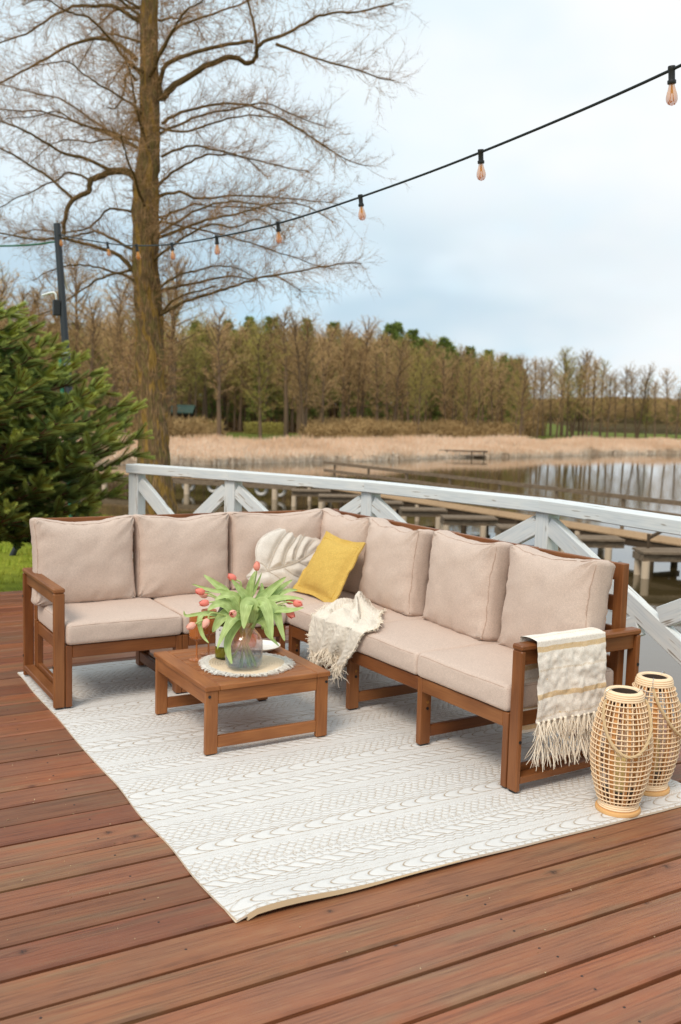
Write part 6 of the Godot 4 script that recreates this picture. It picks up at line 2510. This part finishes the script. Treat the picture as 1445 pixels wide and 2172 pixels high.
func build_throws() -> void:
	rng.seed = 37
	# crumpled cream throw: over the seat and down its front
	var o := tag(root("cream_throw", FR), "crumpled cream boucle throw with frayed edge hanging over the seat front", "blanket")
	var left := [[0.0, 0.115], [0.25, 0.145], [0.45, 0.21], [0.6, 0.265], [0.72, 0.29], [1.0, 0.30]]
	var right := [[0.0, 0.42], [0.25, 0.56], [0.45, 0.72], [0.6, 0.79], [0.72, 0.735], [1.0, 0.59]]
	var f := func(u: float, v: float) -> Vector3:
		var lx := lerpf(piecewise(left, v), piecewise(right, v), u)
		var s := v / 0.66
		var z := 0.0
		var y := 0.0
		# folds that fan out from the bunched end
		var fold := 0.017 * sin(u * 13.0 + 2.0 * v + 1.5 * nz(u * 2.0, v * 2.0)) + 0.012 * sin(u * 27.0 - 3.0 * v) + 0.016 * nz(u * 5.0, v * 4.0, 3.0)
		var bunch := exp(-pow((u - 0.6) / 0.3, 2.0)) * exp(-pow((v - 0.19) / 0.13, 2.0)) * smoothstep(0.0, 0.1, v)
		var crest := exp(-pow((u - 0.5 - 0.55 * (0.4 - v)) / 0.07, 2.0)) * smoothstep(0.02, 0.2, v) * (1.0 - smoothstep(0.6, 0.9, v))
		if s < 1.0:
			z = lerpf(-0.335, 0.005, s)
			y = 0.437 + maxf(-0.006, fold) * (0.7 + 0.5 * u * (1.0 - u) * 4.0) + 0.052 * bunch + 0.030 * crest
			z += 0.03 * bunch
			var r := smoothstep(0.92, 1.0, s)
			y -= 0.012 * r
			z += 0.016 * r
		else:
			var h := (v - 0.66) / 0.34
			y = 0.425 - h * (0.205 + 0.03 * sin(u * 7.0 + 1.0))
			z = 0.021 + 0.02 * sin(PI * minf(1.0, h * 1.2)) * 0.4 + (fold + 0.02) * 0.9 * (0.35 + 0.65 * h) + 0.02 * crest
		y += 0.0035 * nz(u * 26.0, v * 26.0, 5.0)
		return Vector3(lx, y, z + 0.003 * nz(u * 24.0, v * 24.0, 9.0))
	var mb := MB.new()
	sheet(mb, 90, 110, f)
	sheet(mb, 60, 70, func(u: float, v: float) -> Vector3: return f.call(u, v) - Vector3(0, 0.005, 0.005 * smoothstep(0.6, 0.7, v)))
	for i in mb.n.size():
		if mb.n[i].y + mb.n[i].z < 0.0:
			mb.n[i] = -mb.n[i]
	put("cloth", mb.mesh(), M.throw_cream, o)
	var fb := MB.new()
	for k in 300:
		var u := rng.randf()
		var v := rng.randf_range(0.93, 1.0)
		var p: Vector3 = f.call(u, v) + Vector3(0, 0, 0.002)
		strand(fb, p, Vector3(rng.randf_range(-0.3, 0.3), -1, rng.randf_range(-0.1, 0.35)).normalized(), rng.randf_range(0.03, 0.085), 0.0019, 0.55)
	for k in 260:
		var v := rng.randf_range(0.02, 0.95)
		var p: Vector3 = f.call(rng.randf_range(0.97, 1.0), v) + Vector3(0, 0.002, 0)
		strand(fb, p, Vector3(1, rng.randf_range(-0.4, 0.15), rng.randf_range(-0.2, 0.4)).normalized(), rng.randf_range(0.008, 0.022), 0.0015, 0.5)
	for k in 90:
		var v := rng.randf_range(0.4, 0.98)
		var p: Vector3 = f.call(rng.randf_range(0.0, 0.03), v) + Vector3(0, 0.002, 0)
		strand(fb, p, Vector3(-1, rng.randf_range(-0.6, 0.1), rng.randf_range(-0.2, 0.4)).normalized(), rng.randf_range(0.01, 0.025), 0.0017, 0.5)
	put("fringe", fb.mesh(), M.fringe_cream, o).set_meta("kind", "stuff")

	# striped throw over the right arm: two layers, the under one longer
	var t := tag(root("striped_throw", FR), "cream throw with tan stripes and knotted tassels over the right sofa arm", "blanket")
	var ax0 := 1.728
	var ax1 := 1.798
	for layer in 2:
		var z0 := -0.055 if layer == 0 else -0.070
		var z1 := -0.425 if layer == 0 else -0.432
		var off := 0.0095 if layer == 0 else 0.0035
		var ybot := 0.288 if layer == 0 else 0.232
		var yin := 0.30 if layer == 0 else 0.215
		var top := 0.595 + off
		var g := func(u: float, v: float) -> Vector3:
			# path: up the inside, over the arm board, down the outside
			var inside := top - yin
			var over := ax1 - ax0 + 2.0 * off
			var outside := top - ybot
			var total := inside + over + outside
			var s := v * total
			var bl := 0.006 * nz(u * 3.0 + layer * 5.0, v * 5.0, 2.0) + 0.004 * sin(u * 17.0 + layer) * smoothstep(0.5, 1.0, v)
			var z := lerpf(z0, z1, u)
			if s < inside:
				return Vector3(ax0 - off - maxf(0.0, bl) * 0.5, yin + s, z + 0.01 * nz(v * 3.0, 3.0 + layer))
			if s < inside + over:
				var k := (s - inside) / over
				return Vector3(lerpf(ax0 - off, ax1 + off, k), top + 0.006 * sin(PI * k) + 0.4 * bl, z)
			var h := (s - inside - over) / outside
			var wave := 0.008 * sin(u * 9.0 + 2.0 + layer) * h + 0.006 * nz(u * 6.0, h * 4.0, 7.0 + layer) + 0.004 * nz(u * 14.0, h * 9.0, 12.0)
			return Vector3(ax1 + off + 0.004 * (1 - layer) + (wave + 0.008) * smoothstep(0.0, 0.3, h), top - h * outside, z - 0.018 * h * (u - 0.5) - 0.012 * h)
		var cb := MB.new()
		var total := (0.595 + off) * 2.0 - yin - ybot + 0.08
		sheet(cb, 40, 110, g, 1.0, total / 0.9)
		put("cloth", cb.mesh(), M.throw_striped, t)
		var n := 13
		for k in n:
			var u := (k + 0.5) / n + rng.randf_range(-0.015, 0.015)
			var p: Vector3 = g.call(u, 0.998)
			var tb := MB.new()
			# knot and bundle
			lathe(tb, PackedVector2Array([Vector2(0.001, 0.004), Vector2(0.006, 0.0), Vector2(0.0065, -0.006), Vector2(0.0045, -0.011), Vector2(0.001, -0.012)]), 8)
			for s in 12:
				var a := rng.randf() * TAU
				strand(tb, Vector3(cos(a) * 0.004, -0.008, sin(a) * 0.004), Vector3(cos(a) * 0.22, -1, sin(a) * 0.18).normalized(), rng.randf_range(0.085, 0.12) * (0.62 if layer == 0 else 1.15), 0.0021, 0.2)
			put("tassel", tb.mesh(), M.fringe_cream, t, Transform3D(Basis(Vector3.BACK, rng.randf_range(-0.08, 0.08)), p))


# ------------------------------------------------------------------ cane lanterns
func belly(y: float) -> float:
	return 0.0675 + 0.0425 * pow(maxf(0.0, sin(PI * clampf((y - 0.025) / 0.415, 0.0, 1.0))), 0.85)


func torus(mb: MB, R: float, y: float, r: float, seg := 40, sides := 6, wob := 0.0) -> void:
	var pts := PackedVector3Array()
	for i in seg + 1:
		var a := TAU * i / seg
		pts.append(Vector3(cos(a) * R, y + wob * sin(a * 2.0 + y * 90.0), sin(a) * R))
	tube(mb, pts, PackedFloat32Array([r]), sides, false)


func build_lanterns() -> void:
	rng.seed = 47
	var at1 := Vector3(2.669, 0.0095, -2.462)
	var la := tag(root("cane_lantern", xf(at1, deg_to_rad(-47.0))), "barrel-shaped cane lantern with rope handle, nearer one at the rug edge", "lantern", "cane lanterns beside the right sofa arm")
	var bb := MB.new()
	lathe(bb, PackedVector2Array([Vector2(0.0005, 0.0), Vector2(0.080, 0.0), Vector2(0.0825, 0.003), Vector2(0.0825, 0.013), Vector2(0.079, 0.017), Vector2(0.0005, 0.017)]), 48)
	put("base", bb.mesh(), M.lantern_base, la)
	for k in 3:
		var mb := MB.new()
		torus(mb, 0.0705 - 0.0005 * k, 0.0215 + k * 0.0078, 0.0042, 48, 8)
		put("bottom_coil", mb.mesh(), M.cane, la)
	var nr := 20
	for k in nr:
		var y := lerpf(0.052, 0.412, k / float(nr - 1))
		var mb := MB.new()
		torus(mb, belly(y) + 0.0012, y, 0.0024, 44, 6, 0.0012)
		put("hoop", mb.mesh(), M.cane, la)
	var ns := 32
	for k in ns:
		var a := TAU * (k + rng.randf_range(-0.12, 0.12)) / ns
		var pts := PackedVector3Array()
		for s in 12:
			var y := lerpf(0.022, 0.435, s / 11.0)
			var r := belly(y) - 0.0028
			pts.append(Vector3(cos(a) * r, y, sin(a) * r))
		var mb := MB.new()
		tube(mb, pts, PackedFloat32Array([0.0024]), 6)
		put("stave", mb.mesh(), M.cane, la)
	for k in 11:
		var a := TAU * (k + 0.3) / 11.0
		var mb := MB.new()
		for s in 11:
			var y0 := lerpf(0.02, 0.435, s / 11.0)
			var y1 := lerpf(0.02, 0.435, (s + 1) / 11.0)
			var r0 := belly(y0) - 0.0072
			var r1 := belly(y1) - 0.0072
			var sd := Vector3(-sin(a), 0, cos(a)) * 0.0075
			var e := Vector3(cos(a), 0, sin(a))
			var p0 := e * r0 + Vector3(0, y0, 0)
			var p1 := e * r1 + Vector3(0, y1, 0)
			mb.quad(p0 - sd, p1 - sd, p1 + sd, p0 + sd, Vector2.ZERO, Vector2.ZERO, Vector2.ZERO, Vector2.ZERO)
			var q0 := p0 - e * 0.003
			var q1 := p1 - e * 0.003
			mb.quad(q0 + sd, q1 + sd, q1 - sd, q0 - sd, Vector2.ZERO, Vector2.ZERO, Vector2.ZERO, Vector2.ZERO)
			mb.quad(p0 + sd, p1 + sd, q1 + sd, q0 + sd, Vector2.ZERO, Vector2.ZERO, Vector2.ZERO, Vector2.ZERO)
			mb.quad(q0 - sd, q1 - sd, p1 - sd, p0 - sd, Vector2.ZERO, Vector2.ZERO, Vector2.ZERO, Vector2.ZERO)
		put("inner_slat", mb.mesh(), M.cane_slat, la)
	for k in 4:
		var mb := MB.new()
		torus(mb, 0.0690 - 0.0012 * k * k * 0.5, 0.428 + k * 0.0072, 0.0044, 48, 8)
		put("top_coil", mb.mesh(), M.cane, la)
	var tb := MB.new()
	lathe(tb, PackedVector2Array([Vector2(0.0655, 0.452), Vector2(0.063, 0.456), Vector2(0.053, 0.457), Vector2(0.0485, 0.454), Vector2(0.047, 0.446), Vector2(0.047, 0.43)]), 48)
	put("top_rim", tb.mesh(), M.cane, la)
	var mr := MB.new()
	lathe(mr, PackedVector2Array([Vector2(0.0462, 0.450), Vector2(0.0462, 0.405), Vector2(0.0452, 0.405), Vector2(0.0452, 0.450)]), 40)
	put("inner_collar", mr.mesh(), M.hut_wall, la)
	var pb := MB.new()
	lathe(pb, PackedVector2Array([Vector2(0.0005, 0.072), Vector2(0.062, 0.072), Vector2(0.062, 0.076), Vector2(0.0005, 0.076)]), 32)
	put("candle_plate", pb.mesh(), M.hut_wall, la)
	var gb := MB.new()
	lathe(gb, PackedVector2Array([Vector2(0.046, 0.076), Vector2(0.046, 0.31), Vector2(0.0445, 0.31), Vector2(0.0445, 0.078)]), 32)
	put("glass_chimney", gb.mesh(), M.clear_glass, la)
	var wb := MB.new()
	lathe(wb, PackedVector2Array([Vector2(0.0005, 0.077), Vector2(0.033, 0.077), Vector2(0.034, 0.08), Vector2(0.034, 0.20), Vector2(0.032, 0.204), Vector2(0.0005, 0.201)]), 32)
	var cand := put("candle", wb.mesh(), M.wax, la)
	var wk := MB.new()
	tube(wk, PackedVector3Array([Vector3(0, 0.2, 0), Vector3(0.002, 0.214, 0)]), PackedFloat32Array([0.0012]), 5)
	put("wick", wk.mesh(), M.ink, cand)
	# rope handle that hangs down the front
	var rp := curve(PackedVector3Array([Vector3(-0.064, 0.425, 0.036), Vector3(-0.067, 0.36, 0.075), Vector3(-0.035, 0.285, 0.113), Vector3(0.018, 0.246, 0.123), Vector3(0.068, 0.262, 0.108), Vector3(0.098, 0.325, 0.064), Vector3(0.088, 0.40, 0.012), Vector3(0.072, 0.428, -0.004)]), 9)
	var rope := group_node("rope_handle", la)
	for s in 3:
		var pts := PackedVector3Array()
		for i in rp.size():
			var t := (rp[mini(i + 1, rp.size() - 1)] - rp[maxi(i - 1, 0)]).normalized()
			var x := t.cross(Vector3(0.2, 0.1, 1)).normalized()
			pts.append(rp[i] + x.rotated(t, i * 0.75 + s * TAU / 3.0) * 0.0030)
		var mb := MB.new()
		tube(mb, pts, PackedFloat32Array([0.0036]), 6)
		put("rope_strand", mb.mesh(), M.rope, rope)
	for q in [rp[0], rp[rp.size() - 1]]:
		var mb := MB.new()
		tube(mb, PackedVector3Array([q + Vector3(0, 0.004, 0), q - Vector3(0, 0.018, 0)]), PackedFloat32Array([0.0062]), 10)
		put("rope_cap", mb.mesh(), M.nickel, la)
		var hook := MB.new()
		var inw := Vector3(q.x, 0, q.z).normalized()
		tube(hook, curve(PackedVector3Array([q, q + Vector3(0, 0.022, 0) + inw * 0.004, q + Vector3(0, 0.036, 0) - inw * 0.012, q + Vector3(0, 0.026, 0) - inw * 0.024]), 5), PackedFloat32Array([0.0013]), 6)
		put("hook", hook.mesh(), M.nickel, la)
	copy(la, xf(Vector3(2.929, 0.0095, -2.554), deg_to_rad(8.0)), "barrel-shaped cane lantern behind the other one, against the sofa arm")
